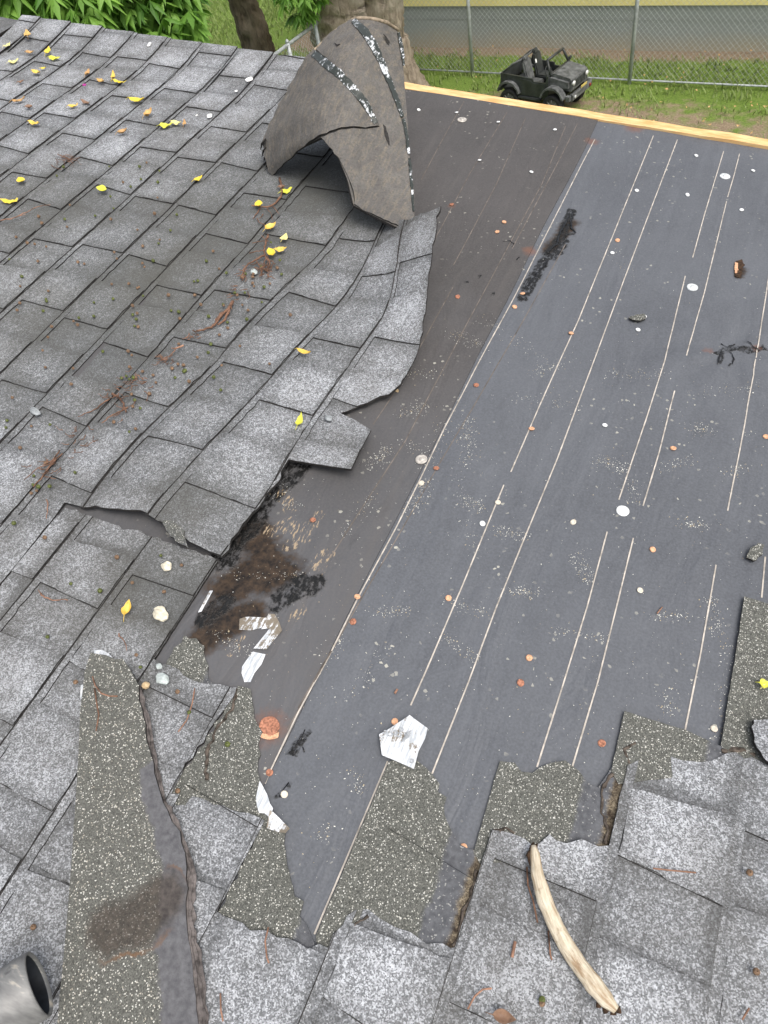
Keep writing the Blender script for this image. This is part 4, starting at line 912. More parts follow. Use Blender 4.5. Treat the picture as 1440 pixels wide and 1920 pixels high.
mb=MB(); mb.box((0,0,.003),(.010,.006,.004)); o=mb.build('petal',M['magenta']); place(o,157,156,surf_w(157,156),.5); tag(o,'tiny magenta petal among the upper left leaves','petal')

# release tape pieces on the felt
def tapepiece(poly,mat,lab,w0=.003,curl=0.,seed=1,name='release_tape'):
    mb=MB(); p=PX(poly,w0+.002); cu=sum(q[0] for q in p)/len(p); cv=sum(q[1] for q in p)/len(p)
    slab(mb,p,lambda u,v:(FR(u,v,w0+curl*((u-cu)**2+(v-cv)**2)*8+.0012*abs(mnoise.noise(Vector((u*70,v*70,seed))))),NX),.0005,tess=.008,edge_step=.008)
    o=mb.build(name,[M[mat],M[mat]]); tag(o,lab,'tape','pieces of white release tape'); return o
t=tapepiece([(711,1377),(730,1366),(768,1341),(802,1366),(797,1385),(785,1408),(776,1442),(745,1428),(716,1416)],'tape','crumpled white tape patch at the top of the olive panel',w0=.009,curl=.1)
# worn curly print on it
mb=MB()
for cx,cy,r in ((722,1373,4),(732,1377,4.5),(741,1374,4.5),(748,1378,4.5),(752,1368,4.5),(772,1427,4)):
    P=[W(*px(cx+r*math.cos(a),cy+r*.8*math.sin(a),.013),.0135) for a in np.linspace(-2.2,2.6,12)]; mb.tube(P,.0008,5)
for y0 in range(0,5): mb.tube([W(*px(752+y0*2,1392-y0*4,.013),.0133),W(*px(768+y0,1381-y0*3,.013),.0133)],.0006,5)
mb.build('print_mark',M['tape_print'],t)
tapepiece([(504,1152),(516,1153),(524,1168),(529,1183),(512,1203),(500,1219),(488,1218),(476,1217),(492,1196),(506,1178),(490,1180),(496,1165)],'tape_grey','folded grey white tape end beside the wet patch',seed=3,curl=.3)
tapepiece([(474,1222),(498,1227),(490,1246),(477,1262),(470,1279),(458,1279),(453,1262),(454,1250),(462,1238)],'tape','short bright white tape piece below the folded grey one',seed=4)
tapepiece([(487,1464),(493,1474),(502,1492),(506,1506),(512,1515),(507,1534),(496,1525),(486,1524),(482,1512),(480,1495)],'tape','torn white tape at the foot of the lap seam',seed=5,w0=.007)
tapepiece([(507,1520),(516,1526),(530,1540),(544,1554),(536,1563),(520,1560),(500,1553)],'tape_grey','crumpled beige tape flap below the torn white tape',seed=6,w0=.007,curl=1.2)
tapepiece([(449,1160),(462,1156),(500,1158),(494,1176),(470,1182),(448,1180)],'tape_grey','dirty flattened tape scrap beside the folded grey one',seed=7)
tapepiece([(393,1107),(399,1107),(378,1146),(371,1148)],'tape','narrow bluish tape sliver under the shingle edge',seed=8,w0=.006)
tapepiece([(175,1218),(190,1217),(203,1224),(210,1232),(176,1231)],'tape','white tape scrap above the top of the loose strip',seed=9,w0=.018)
tapepiece([(150,1283),(157,1282),(157,1312),(149,1308)],'tape','white tape scrap left of the loose strip',seed=10,w0=.018)
# shingle chips on the felt
def chip(poly,lab,w0,seed,tone=.5,mat='shingle',thick=.004,tilt=.0):
    mb=MB(); p=rough_poly(PX(poly,w0+.004),.006,.0012,seed); cu=p[0][0]
    slab(mb,p,lambda u,v:(W(u,v,w0+.004+tilt*(u-cu)),NX),thick,tess=.012,attrs={'tone':lambda u,v:tone,'band':lambda u,v:.3,'s':lambda u,v:1.})
    o=mb.build('shingle_fragment',[M[mat],M['asphalt_edge_and_shade']]); tag(o,lab,'shingle piece','loose shingle fragments')
chip([(1178,598),(1192,592),(1208,591),(1211,597),(1200,604),(1190,603)],'small granule covered chip pinned under a white nail cap',.003,1,.4,'headlap')
chip([(1398,1048),(1405,1030),(1420,1020),(1432,1024),(1428,1042),(1412,1054)],'dark granule chip beside a pale nail near the right edge',.003,2,.4,'headlap')
chip([(1410,1352),(1440,1352),(1500,1350),(1500,1450),(1440,1436),(1428,1424),(1416,1405),(1409,1375)],'rounded grey shingle scrap at the right edge above the olive panel',.014,3,.55,'shingle',.007,.05)

# loose granules swept over the felt
mb=MB(); gr=random.Random(4)
clusters=[((835,1120),(910,1150),60),((690,880),(730,840),110),((745,780),(800,760),90),((880,800),(875,870),120),((870,930),(900,950),90),((930,990),(985,1005),90),((1085,1040),(1100,1095),110),((960,1105),(1010,1110),90),((1120,860),(1175,880),130),((1180,900),(1190,940),60),((1240,880),(1300,860),60),((1270,980),(1330,985),70),((1335,1120),(1345,1190),90),((1220,1150),(1290,1155),60),((700,1150),(770,1140),60),((720,700),(830,700),80),((845,620),(900,650),90),((850,880),(900,1040),70),((760,830),(810,850),40),((880,780),(870,830),60),((1140,700),(1250,705),70),((1300,735),(1420,725),70),((1300,800),(1330,810),80),((1365,880),(1400,880),50),((1245,1290),(1265,1350),60),((650,1310),(740,1200),60),((610,1240),(640,1190),40),((665,1440),(675,1490),40),((600,1570),(625,1545),30),((505,900),(560,960),50),((1050,680),(1000,700),60),((900,590),(1030,680),60),((960,740),(1080,760),50),((1130,460),(1190,520),40),((640,1010),(700,930),60),((1040,1180),(1140,1200),60),((820,1180),(900,1240),60),((400,1180),(480,1240),80),((430,1080),(560,1080),60),((1370,1200),(1355,1390),90),((800,900),(770,960),130),((835,790),(800,880),80)]
def tet(x,y,s):
    u,v=px(x,y,.004)
    P=FR(u,v,.0028 if u<SEAM_U else .0002); vs=[P+np.array([gr.uniform(-1,1)*s,gr.uniform(-1,1)*s,gr.uniform(0,1.)*s]) for _ in range(4)]
    mb.add(vs,[(0,1,2),(0,2,3),(0,3,1),(1,3,2)],0 if gr.random()<.75 else 1)
for (a,b,n) in clusters:
    for _ in range(int(n*1.3)):
        t=gr.random(); sp=10; tet(a[0]+(b[0]-a[0])*t+gr.gauss(0,sp),a[1]+(b[1]-a[1])*t+gr.gauss(0,sp*.6),gr.uniform(.0006,.0016))
REGF=[(560,900),(820,420),(1000,260),(1440,300),(1440,1100),(1350,1390),(1165,1330),(1130,1440),(940,1420),(860,1560),(800,1420),(700,1440),(590,1700),(500,1500),(480,1290),(400,1150)]
k=0
while k<1500:
    x=gr.uniform(400,1440); y=gr.uniform(260,1700)
    if inpoly((x,y),REGF): tet(x,y,gr.uniform(.0005,.0013)); k+=1
o=mb.build('loose_granules',[simple('pale_granules',(.72,.72,.66),.8),simple('tan_granules',(.5,.42,.28),.8)]); tag(o,'pale loose mineral granules sprinkled over the bare underlayment','granules',kind='stuff')

# ================================================================ BACKGROUND
def ground_mat():
    k=NT('yard_ground',.95,.15); a=k.noise(.9,5,.65); b=k.noise(6.,5,.7); f=k.noise(45.,4,.7); y=k.attr('dirt')
    g=k.mix(k.mr(f,.3,.7),(.08,.14,.025),(.19,.27,.06)); d=k.mix(k.mr(f,.3,.7),(.17,.125,.085),(.34,.27,.19))
    mm=k.math('ADD',k.math('ADD',y,k.math('MULTIPLY',k.math('SUBTRACT',a,.5),.6)),k.math('MULTIPLY',k.math('SUBTRACT',b,.5),.9))
    k.col(k.mix(k.mr(mm,.40,.62),g,d)); k.bump(f,.02,.5); return k.mat
M['ground']=ground_mat()
# wall line and fence line
WA=np.array(gp(750,85)); WB=np.array(gp(1440,100)); wd=(WB-WA)/np.linalg.norm(WB-WA); wn=np.array([-wd[1],wd[0]])
FA=np.array(gp(886,142)); FB=np.array(gp(1180,157)); fd=(FB-FA)/np.linalg.norm(FB-FA)
def dirt(x,y):
    p=np.array([x,y])-WA; d=-(p@wn); al=p@wd
    v=.15
    if al>-2.0: v=max(v,.9*math.exp(-(max(0,d-.05)/.30)**2))
    q=np.array([x,y])-FA; dq=-(q@np.array([-fd[1],fd[0]])); aq=q@fd
    if aq>-1.2: v=max(v,.62*math.exp(-((dq-.9)/.8)**2)*min(1,(aq+1.2)/1.))
    if -3<al<-.2 and 0<d<3: v=max(v,.42)
    return v
xs=list(np.linspace(-120,-14,12))+list(np.linspace(-13,4,70))+list(np.linspace(6,120,12)); ys=list(np.linspace(-120,3,12))+list(np.linspace(4,17,60))+list(np.linspace(20,200,14))
mb=MB(); vs=[];dd=[]
for y in ys:
    for x in xs: vs.append((x,y,.03*mnoise.noise(Vector((x*.5,y*.5,0))) if -13<x<4 and 4<y<17 else 0)); dd.append(dirt(x,y))
nx=len(xs); mb.add(vs,[(j*nx+i,j*nx+i+1,(j+1)*nx+i+1,(j+1)*nx+i) for j in range(len(ys)-1) for i in range(nx-1)],0,True,{'dirt':dd})
o=mb.build('ground',M['ground']); tag(o,kind='structure')
# grass blades
gm=NT('grass_blades',.6,.3); c=gm.mix(gm.noise(3.,3,.6),(.15,.21,.06),(.29,.36,.14)); c=gm.mix(gm.mr(gm.noise(60.,2,.5),.55,.7,0,.6),c,(.36,.34,.10)); gm.col(c)
mb=MB(); g2=random.Random(6); vs=[];fs=[]
cnt=0
while cnt<30000:
    x=g2.uniform(-11,.6); y=g2.uniform(7.2,16.5)
    if y>12 and x>-5.6: continue
    dv=dirt(x,y); nz=mnoise.noise(Vector((x*1.6,y*1.6,3)))*.5+mnoise.noise(Vector((x*5,y*5,1)))*.45
    if g2.random()<dv*1.15+.10+nz*1.7: 
        cnt+=.12; continue
    p=np.array([x,y])-WA
    if p@wn>-.08 and p@wd>-.3: continue
    h_=g2.uniform(.03,.10)*(1.2-dv*.6); a=g2.uniform(0,6.28); l=g2.uniform(.2,.8)*h_; ww=g2.uniform(.004,.009)
    b=len(vs); ca,sa=math.cos(a),math.sin(a)
    vs+=[(x-sa*ww,y+ca*ww,0),(x+sa*ww,y-ca*ww,0),(x+ca*l*.4+sa*ww*.6,y+sa*l*.4-ca*ww*.6,h_*.6),(x+ca*l,y+sa*l,h_)]; fs+=[(b,b+1,b+2),(b,b+2,b+3)]; cnt+=1
mb.add(vs,fs,0); o=mb.build('grass',gm.mat); tag(o,'short green lawn grass with bare brown patches around the fence','grass',kind='stuff')
# fallen bits in the yard
mb=MB(); vs=[];fs=[]
for _ in range(130):
    x,y=gp(g2.uniform(620,1440),g2.uniform(85,285)); s_=g2.uniform(.010,.026); a=g2.uniform(0,6.28); b=len(vs)
    p=np.array([x,y])-WA
    if p@wn>-.05: continue
    for q in range(4): vs.append((x+math.cos(a+q*1.57)*s_*(1 if q%2 else .5),y+math.sin(a+q*1.57)*s_*(1 if q%2 else .5),.05+g2.uniform(0,.02)))
    fs.append((b,b+1,b+2,b+3))
mb.add(vs,fs,0); o=mb.build('leaf_litter',LM['tan']); tag(o,'tan leaf litter scattered thinly through the grass','litter',kind='stuff')

# neighbouring building
def wallmat():
    k=NT('splashed_grey_plinth',.85,.2); n=k.noise(1.6,4,.6); z=k.attr('hz')
    g=k.mix(n,(.31,.335,.33),(.37,.395,.385)); s_=k.math('ADD',z,k.math('MULTIPLY',k.math('SUBTRACT',n,.5),.5))
    k.col(k.mix(k.mr(s_,.0,.45),(.42,.38,.29),g)); return k.mat
bld=empty('neighbour_building',(float(WA[0]+wn[0]*2),float(WA[1]+wn[1]*2),0)); tag(bld,'yellow sided building with a grey plinth behind the wire fence','building')
def wallquad(mb,s0,s1,z0,z1,off,nn=24,mi=0):
    vs=[];at=[]
    for j in range(9):
        z=z0+(z1-z0)*j/8
        for i in range(nn+1):
            s_=s0+(s1-s0)*i/nn; p=WA+wd*s_-wn*off; vs.append((p[0],p[1],z)); at.append(z/.52)
    mb.add(vs,[(j*(nn+1)+i,j*(nn+1)+i+1,(j+1)*(nn+1)+i+1,(j+1)*(nn+1)+i) for j in range(8) for i in range(nn)],mi,False,{'hz':at})
def wbox(mb,s0,s1,z0,z1,o0,o1,mi=0):
    c=[]
    for s_ in(s0,s1):
        for of in(o0,o1):
            for z in(z0,z1): p=WA+wd*s_-wn*of; c.append((p[0],p[1],z))
    mb.add(c,[(0,1,3,2),(4,6,7,5),(0,4,5,1),(2,3,7,6),(0,2,6,4),(1,5,7,3)],mi,False,{'hz':[z/.52 for z in (z0,z1)*4]})
S0,S1=-.55,9.
mb=MB(); wallquad(mb,S0,S1,-.05,.535,0.); wallquad(mb,S0,S1,.36,.375,.006,1); wbox(mb,S0,S1,-.05,.53,-6,-.01); mb.build('plinth',wallmat(),bld)
ym=simple('yellow_siding',(.95,.83,.36),.6,.3,var=.03,scale=3)
mb=MB()
for i in range(11): z=.53+i*.17; wbox(mb,S0-.02,S1,z,z+.172,-6,.022-.0)if i==0 else wbox(mb,S0-.02,S1,z+.002,z+.172,-5.9,.022-.004*(i%1))
mb.build('siding',ym,bld)
mb=MB(); wbox(mb,S0-.4,S1+.3,2.40,2.50,-6.3,.3); mb.build('roof_eave',M['trim'],bld)

# chain link fences
fm=simple('galvanised_metal',(.42,.45,.46),.5,.5,.1,var=.15,scale=20)
def fence(A,B,height,posts,label,sp=.065,railr=.021,top=True,bottom=True,wire=.0016,zb=.04):
    A=np.array(A);B=np.array(B); L=np.linalg.norm(B-A); d=(B-A)/L; root=empty('chain_link_fence',(A[0],A[1],0)); tag(root,label,'fence')
    def P3(s_,z): q=A+d*s_; return Vector((q[0],q[1],z))
    for s_ in posts:
        mb=MB(); mb.tube([P3(s_,-.05),P3(s_,height+.03)],.024,10); mb.tube([P3(s_,height+.03),P3(s_,height+.06)],[.03,.008],10); mb.build('post',fm,root)
    if top: mb=MB(); mb.tube([P3(0,height),P3(L,height)],railr,10); mb.build('top_rail',fm,root)
    if bottom: mb=MB(); mb.tube([P3(0,.05),P3(L*.5,.045),P3(L,.05)],.012,8); mb.build('bottom_rail',fm,root)
    mb=MB(); n=int(L/sp)
    dn=np.array([-d[1],d[0]])
    for i in range(-int(height/sp)-1,n+1):
        for sg in (1,-1):
            s0=i*sp if sg==1 else i*sp+height
            z0,z1=zb,height; a0=s0; a1=s0+sg*(height-zb)
            if a0>a1: a0,a1,z0,z1=a1,a0,z1,z0
            if a1<0 or a0>L: continue
            if a0<0: z0=z0+(z1-z0)*(0-a0)/(a1-a0); a0=0
            if a1>L: z1=z0+(z1-z0)*(L-a0)/(a1-a0); a1=L
            if a1-a0<.01: continue
            mb.tube([P3(a0,z0)+Vector((*(dn*.004*sg),0)),P3(a1,z1)+Vector((*(dn*.004*sg),0))],wire,3,cap=False)
    mb.build('wire_mesh',fm,root); return root
Lf=np.linalg.norm(FB-FA)
F0=FA-fd*(1.30); 
fence(F0,FA+fd*(Lf*2+1.2),1.75,[.05,1.30,1.30+Lf,1.30+2*Lf],'tall chain link fence between the yard and the yellow building',wire=.0015)
ra=np.array(gp(592,45,1.2)); rb=np.array(gp(497,116,1.2)); rd=(rb-ra)/np.linalg.norm(rb-ra)
pp=np.array(gp(538,86,1.2)); 
fence(ra-rd*.03,ra+rd*4.5,1.2,[.05,float((pp-ra)@rd),float((pp-ra)@rd)+2.4],'low chain link fence with a grey top rail left of the big tree',bottom=False,wire=.0014)

# trees
def barkmat(name,c1,c2,c3):
    k=NT(name,.95,.15); n=k.noise(5.,6,.7,vec=k.map((4,4,.8)),dist=.6); n2=k.noise(2.2,4,.6); c=k.mix(k.mr(n,.35,.62),c1,c2); c=k.mix(k.mr(n2,.5,.68,0,.6),c,c3); k.col(c); k.bump(n,.035,.9); return k.mat
bark_l=barkmat('pale_brown_bark',(.20,.16,.12),(.40,.34,.27),(.48,.44,.37)); bark_d=barkmat('dark_brown_bark',(.045,.035,.027),(.17,.135,.10),(.22,.19,.14))
def limb(mb,pts,rad,n=20,wob=.25):
    P=[Vector(p) for p in pts]; Q=[];R2=[]
    for i in range(len(P)-1):
        p0=P[max(0,i-1)];p1=P[i];p2=P[i+1];p3=P[min(len(P)-1,i+2)]
        for q in range(6):
            t=q/6; Q.append(.5*((2*p1)+(-p0+p2)*t+(2*p0-5*p1+4*p2-p3)*t*t+(-p0+3*p1-3*p2+p3)*t**3)); R2.append(rad[i]+(rad[i+1]-rad[i])*t)
    Q.append(P[-1]);R2.append(rad[-1]); mb.tube(Q,R2,n,wob=wob)
leafg=NT('bright_green_foliage',.5,.35); c=leafg.mix(leafg.mr(leafg.attr('lt'),0,1),(.075,.19,.025),(.28,.50,.09)); leafg.col(c)
tr=leafg.n('ShaderNodeBsdfTranslucent'); leafg.lk(c,tr.inputs[0]); mx=leafg.n('ShaderNodeMixShader'); mx.inputs[0].default_value=.35
outn=[x for x in leafg.t.nodes if x.type=='OUTPUT_MATERIAL'][0]; leafg.lk(leafg.b.outputs[0],mx.inputs[1]); leafg.lk(tr.outputs[0],mx.inputs[2]); leafg.lk(mx.outputs[0],outn.inputs[0])
def foliage(centres,n,size,seed,droop=.7):
    rr=random.Random(seed); mb=MB(); vs=[];fs=[];lt=[]
    tot=sum(c[3]**2 for c in centres)
    for (cx,cy,cz,r) in centres:
        K=int(n*r*r/tot/9)
        for _ in range(K):
            # a drooping whorl of leaves on a twig end, denser near the crown's shell
            dv=Vector((rr.gauss(0,1),rr.gauss(0,1),rr.gauss(0,1))).normalized(); q=r*(rr.random()**.33); base=Vector((cx,cy,cz))+Vector((dv.x*q,dv.y*q,dv.z*q*.75)); tone=min(1,max(0,rr.gauss(.5,.25)))
            for k in range(rr.randint(7,11)):
                a=rr.uniform(0,6.28); L=size*rr.uniform(.7,1.25); ww=L*.17
                d=Vector((math.cos(a),math.sin(a),-droop*rr.uniform(.3,1.6))).normalized(); s_=d.cross(Vector((0,0,1))).normalized()
                up=s_.cross(d); s_=(s_+up*rr.uniform(-.5,.5)).normalized(); b=len(vs)
                m1=base+d*L*.45; tip=base+d*L+Vector((0,0,-L*.18))
                vs+=[base,m1+s_*ww-up*ww*.3,tip,m1-s_*ww-up*ww*.3,m1]; fs+=[(b,b+1,b+4),(b+1,b+2,b+4),(b+4,b+2,b+3),(b,b+4,b+3)]
                l=min(1,max(0,tone+rr.uniform(-.2,.2))); lt+=[l]*5
    mb.add(vs,fs,0,False,{'lt':lt}); return mb
# left broad-leaved tree
def rp3(x,y,dist): d=rayd(x,y); d=d/np.linalg.norm(d); return CP+d*dist
cx=[]
cr=random.Random(2)
for (x,y,dst,r) in ((40,-60,7.2,.65),(140,-20,7.0,.50),(150,30,7.4,.40),(225,25,7.1,.40),(285,35,7.0,.38),(335,68,7.3,.20),(320,15,7.4,.28),(330,-45,7.2,.25),(250,80,7.6,.24),(190,60,7.8,.22),(270,-60,7.2,.45),(100,-10,7.6,.35),(30,-10,7.4,.30),(310,95,7.6,.16),(350,100,7.4,.12),(150,-140,7.2,.7),(0,-150,7.4,.7),(100,30,7.9,.22)):
    p=rp3(x,y,dst); cx.append((p[0],p[1],p[2],r))
base=np.mean([c[:2] for c in cx],axis=0)
tree=empty('broadleaf_tree',(base[0]-.6,base[1]+.8,0)); tag(tree,'bright green tree with drooping pointed leaves beyond the left rake','tree')
foliage(cx,15000,.155,3).build('crown',leafg.mat,tree)
mb=MB(); limb(mb,[(base[0]-.6,base[1]+.8,-.1),(base[0]-.6,base[1]+.7,1.2),(base[0]-.4,base[1]+.5,2.3),(base[0]-.2,base[1]+.3,3.4),(base[0],base[1],4.6)],[.24,.18,.15,.12,.07])
for q in cx[::2]: limb(mb,[(base[0]-.4,base[1]+.5,2.4),((q[0]+base[0])/2,(q[1]+base[1])/2,(q[2]+2.6)/2+.2),(q[0],q[1],q[2])],[.06,.035,.01],8)
mb.build('trunk',bark_d,tree)
# small leaning trunk
g0=np.array(gp(505,150)); t1=empty('leaning_tree',(float(g0[0]),float(g0[1]),0)); tag(t1,'dark furrowed tree trunk leaning left behind the low fence','tree')
def at_d(x,y,ref): d=rayd(x,y); t=np.linalg.norm(ref-CP[:2])/np.linalg.norm(d[:2]); return CP+d*t
mb=MB(); limb(mb,[(g0[0],g0[1],-.1),at_d(490,112,g0),at_d(475,60,g0),at_d(455,0,g0),at_d(442,-60,g0),at_d(425,-150,g0),at_d(400,-260,g0)],[.27,.23,.215,.205,.20,.18,.12],24,.3)
limb(mb,[at_d(450,-60,g0),at_d(500,-80,g0),at_d(560,-60,g0),at_d(590,-30,g0)],[.07,.05,.03,.012],10)
mb.build('trunk',bark_d,t1)
fc=[]
for x,y,dst,r in ((568,2,10.5,.22),(548,-20,10.4,.24),(575,-35,10.6,.3),(552,30,10.7,.10),(585,10,10.5,.12),(500,-170,10.6,.7),(400,-270,10.6,.9),(600,-190,10.6,.8)):
    p=rp3(x,y,dst); fc.append((p[0],p[1],p[2],r))
foliage(fc,8000,.13,8).build('crown',leafg.mat,t1)
# big twin trunk
g1=np.array(gp(735,185)); t2=empty('twin_trunk_tree',(float(g1[0]),float(g1[1]),0)); tag(t2,'massive twin stemmed tree with a flared root behind the folded flap','tree')
mb=MB()
limb(mb,[(g1[0]-.1,g1[1]+.05,-.15),at_d(722,150,g1),at_d(718,100,g1),at_d(717,50,g1),at_d(716,0,g1),at_d(715,-60,g1),at_d(712,-160,g1),at_d(700,-300,g1)],[.52,.40,.31,.27,.27,.28,.27,.2],28,.22)
limb(mb,[(g1[0]-.5,g1[1]+.2,-.15),at_d(670,130,g1),at_d(652,80,g1),at_d(635,30,g1),at_d(628,-10,g1),at_d(620,-80,g1),at_d(610,-200,g1)],[.60,.48,.44,.40,.385,.37,.26],28,.25)
# root flare
limb(mb,[at_d(742,70,g1),at_d(752,120,g1),at_d(768,150,g1),at_d(790,170,g1),at_d(812,181,g1),at_d(830,188,g1)],[.16,.19,.18,.13,.08,.02],16,.3)
limb(mb,[at_d(700,100,g1),at_d(690,150,g1),at_d(660,185,g1),at_d(630,200,g1)],[.3,.28,.18,.05],16,.3)
mb.build('trunk',bark_l,t2)
fc=[]
for x,y,dst,r in ((640,-420,10.6,1.0),(760,-440,10.6,1.0),(540,-400,10.6,.8)):
    p=rp3(x,y,dst); fc.append((p[0],p[1],p[2],r))
foliage(fc,2500,.16,5).build('crown',leafg.mat,t2)

# ---------------------------------------------------------------- ride-on toy jeep
wr=np.array(gp(947,210)); wf=np.array(gp(1039,226)); hd=(wf-wr)/np.linalg.norm(wf-wr); yaw=math.atan2(hd[1],hd[0]); WB_=.76; TW=.30
side=np.array([-hd[1],hd[0]])
ctr=(wr+wf)/2+side*TW
jeep=empty('toy_jeep',(float(ctr[0]),float(ctr[1]),0.),yaw); jeep.scale=(.81,.81,.81); tag(jeep,'black open top ride on toy jeep parked on the grass by the fence','toy car')
pl=simple('matte_black_plastic',(.040,.044,.044),.45,.45,var=.25,scale=9); pl2=simple('dusty_grey_plastic',(.11,.115,.115),.6,.35,var=.3,scale=14); rub=simple('black_tyre_plastic',(.028,.028,.030),.7,.3,var=.2,scale=30); rimm=simple('grey_rim',(.16,.16,.15),.4,.5,.3,var=.2)
lamp=simple('clear_lamp_plastic',(.75,.76,.74),.2,.6); redl=simple('red_lamp_plastic',(.25,.02,.015),.3,.5); amber=simple('yellow_plate',(.62,.50,.16),.5)
def J(mb,name,mat,parent=jeep): return mb.build(name,mat,parent,local=True)
# body tub: two sides, floor, tail, firewall
mb=MB()
for s_ in (-1,1):
    prof=[(-.56,.27),(-.54,.46),(.02,.44),(.035,.40),(.25,.40),(.25,.44),(.29,.50),(.29,.20),(.24,.17),(-.22,.17),(-.26,.30),(-.34,.345),(-.46,.345),(-.52,.27)]
    mb.prism(prof,s_*.30-.012,s_*.30+.012)
mb.box((-.545,0,.36),(.03,.60,.20),bev=.008); mb.box((0,0,.19),(1.0,.58,.03)); mb.box((.27,0,.40),(.04,.588,.19),bev=.006); mb.box((-.30,0,.235),(.42,.575,.03))
J(mb,'body_tub',pl)
mb=MB(); mb.prism([(.29,.30),(.29,.505),(.34,.515),(.60,.475),(.625,.45),(.63,.30)],-.225,.225); mb.prism([(.29,.35),(.29,.47),(.60,.43),(.60,.35)],-.268,-.2251); mb.prism([(.29,.35),(.29,.47),(.60,.43),(.60,.35)],.2251,.268)
J(mb,'hood',pl2)
for s_ in (-1,1):
    for cx_,w0 in ((-.38,.17),(.38,.17)):
        mb=MB(); arc=[(cx_+math.cos(a)*.205,.175+math.sin(a)*.205) for a in np.linspace(2.9,.25,9)]; arc2=[(cx_+math.cos(a)*.18,.175+math.sin(a)*.178) for a in np.linspace(.25,2.9,9)]
        mb.prism(arc+arc2,s_*.315-.065,s_*.315+.055); J(mb,'fender',pl2)
        wh=empty('wheel',(0,0,0)); wh.parent=jeep; wh.location=(cx_,s_*TW,.165); wh.empty_display_size=.05
        t_=MB(); n=28; ringp=[(-.058,.115),(-.060,.150),(-.045,.166),(0,.170),(.045,.166),(.060,.150),(.058,.115)]; vs=[]
        for yy,r in ringp:
            for k in range(n):
                a=2*math.pi*k/n; rr=r+(.004 if (k%2 and r>.155) else 0); vs.append((math.cos(a)*rr,yy,math.sin(a)*rr))
        t_.add(vs,[(i*n+k,i*n+(k+1)%n,(i+1)*n+(k+1)%n,(i+1)*n+k) for i in range(len(ringp)-1) for k in range(n)],0); t_.build('tyre',rub,wh,local=True)
        t_=MB(); 
        for sy in (-1,1):
            y0=sy*.050; vs=[(0,y0*1.05,0)]; 
            for r,yy in ((.03,y0*1.08),(.115,y0*.55),(.115,y0*1.1)):
                vs+= [(math.cos(2*math.pi*k/n)*r,yy,math.sin(2*math.pi*k/n)*r) for k in range(n)]
            t_.add(vs,[(0,1+k,1+(k+1)%n) for k in range(n)]+[(1+i*n+k,1+i*n+(k+1)%n,1+(i+1)*n+(k+1)%n,1+(i+1)*n+k) for i in range(2) for k in range(n)],0)
            for q in range(8):
                a=q*math.pi/4; t_.tube([(math.cos(a)*.025,y0*1.02,math.sin(a)*.025),(math.cos(a)*.11,y0*.98,math.sin(a)*.11)],.011,5)
        t_.build('rim',rimm,wh,local=True)
# windscreen frame leaning back
mb=MB(); 
for s_ in (-1,1): mb.tube([(.30,s_*.255,.49),(.255,s_*.235,.585),(.215,s_*.215,.675)],.019,8)
mb.tube([(.215,-.215,.675),(.215,.215,.675)],.019,8); mb.tube([(.30,-.255,.50),(.30,.255,.50)],.016,8)
J(mb,'windscreen_frame',pl)
for s_ in (-1,1):
    mb=MB(); mb.box((.28,s_*.32,.52),(.025,.07,.05),bev=.008); mb.tube([(.29,s_*.26,.49),(.28,s_*.30,.51)],.008,6); J(mb,'side_mirror',pl)
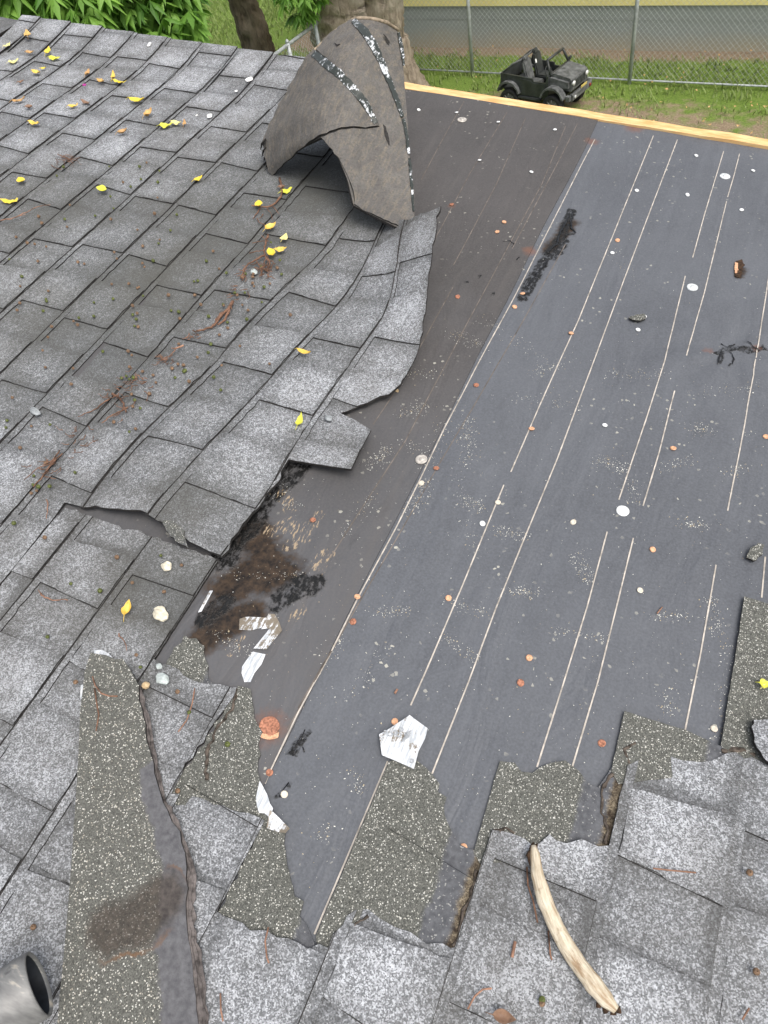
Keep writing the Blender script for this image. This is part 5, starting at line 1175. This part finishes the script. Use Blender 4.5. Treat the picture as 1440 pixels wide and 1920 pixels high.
# seats
for s_ in (-1,1):
    Rm=Matrix.Rotation(-.28,3,'Y'); mb=MB(); mb.box((-.165,s_*.135,.47),(.055,.20,.30),Rm,bev=.018); mb.box((-.215,s_*.135,.635),(.045,.11,.07),Rm,bev=.015); mb.box((-.05,s_*.135,.315),(.22,.20,.06),bev=.015); J(mb,'seat',pl2 if s_<0 else pl)
mb=MB(); mb.box((-.125,.02,.545),(.006,.035,.05),Matrix.Rotation(-.28,3,'Y')); J(mb,'seat_label',lamp)
mb=MB(); 
for s_ in (-1,1): mb.tube([(-.53,s_*.27,.45),(-.36,s_*.25,.58),(-.25,s_*.235,.63)],.015,8)
mb.tube([(-.25,-.235,.63),(-.25,.235,.63)],.015,8); J(mb,'roll_bar',pl2)
mb=MB(); st_=[(.19+.0*math.cos(a),-.13+math.cos(a)*.075,.48+math.sin(a)*.075) for a in np.linspace(0,6.283,17)]; st_=[(p[0]-(p[2]-.48)*.5,p[1],p[2]) for p in st_]; mb.tube(st_,.010,6); mb.tube([(.25,-.13,.44),(.19,-.13,.48)],.012,6); mb.tube([(.19,-.20,.48),(.19,-.06,.48)],.008,6); J(mb,'steering_wheel',pl)
# front
mb=MB(); mb.box((.635,0,.385),(.02,.43,.15),bev=.006)
J(mb,'grille',pl2)
mb=MB(); 
for i in range(7): mb.box((.649,-.12+i*.04,.385),(.008,.018,.10),bev=.002)
J(mb,'grille_slot',pl)
for s_ in (-1,1):
    mb=MB(); mb.tube([(.63,s_*.185,.405),(.660,s_*.185,.405)],[.034,.030],14); J(mb,'headlight',lamp)
    mb=MB(); mb.tube([(.69,s_*.215,.235),(.705,s_*.215,.235)],.022,12); J(mb,'fog_lamp',lamp if s_<0 else redl)
    mb=MB(); mb.box((-.562,s_*.27,.41),(.014,.035,.09),bev=.003); J(mb,'tail_lamp',lamp if s_<0 else redl)
    mb=MB(); mb.box((-.02,s_*.325,.165),(.40,.05,.03),bev=.008); J(mb,'side_step',pl)
mb=MB(); mb.prism([(.63,.20),(.63,.27),(.67,.285),(.69,.26),(.69,.20),(.66,.17)],-.27,.27); mb.prism([(.60,.19),(.60,.27),(.66,.265),(.66,.20)],-.33,-.2701); mb.prism([(.60,.19),(.60,.27),(.66,.265),(.66,.20)],.2701,.33); J(mb,'front_bumper',pl2)
mb=MB(); mb.box((.688,.04,.30),(.008,.16,.035),Matrix.Rotation(.15,3,'Y')); J(mb,'number_plate',amber)
mb=MB(); mb.prism([(-.60,.22),(-.60,.28),(-.56,.28),(-.56,.20)],-.29,.29); J(mb,'rear_bumper',pl)
for s_ in (-1,1):
    mb=MB(); mb.prism([(.0,.205),(-.20,.205),(-.20,.42),(.0,.41),(.015,.385),(.235,.385),(.235,.24),(.20,.205)],s_*.317-.004,s_*.317+.004); J(mb,'door_panel',pl)
mb=MB(); mb.tube([(-.38,-.27,.165),(-.38,.27,.165)],.014,8); mb.tube([(.38,-.27,.165),(.38,.27,.165)],.014,8); J(mb,'axle',pl)

for ch in list(jeep.children):
    if ch.type=='MESH': ch.location.z+=.075
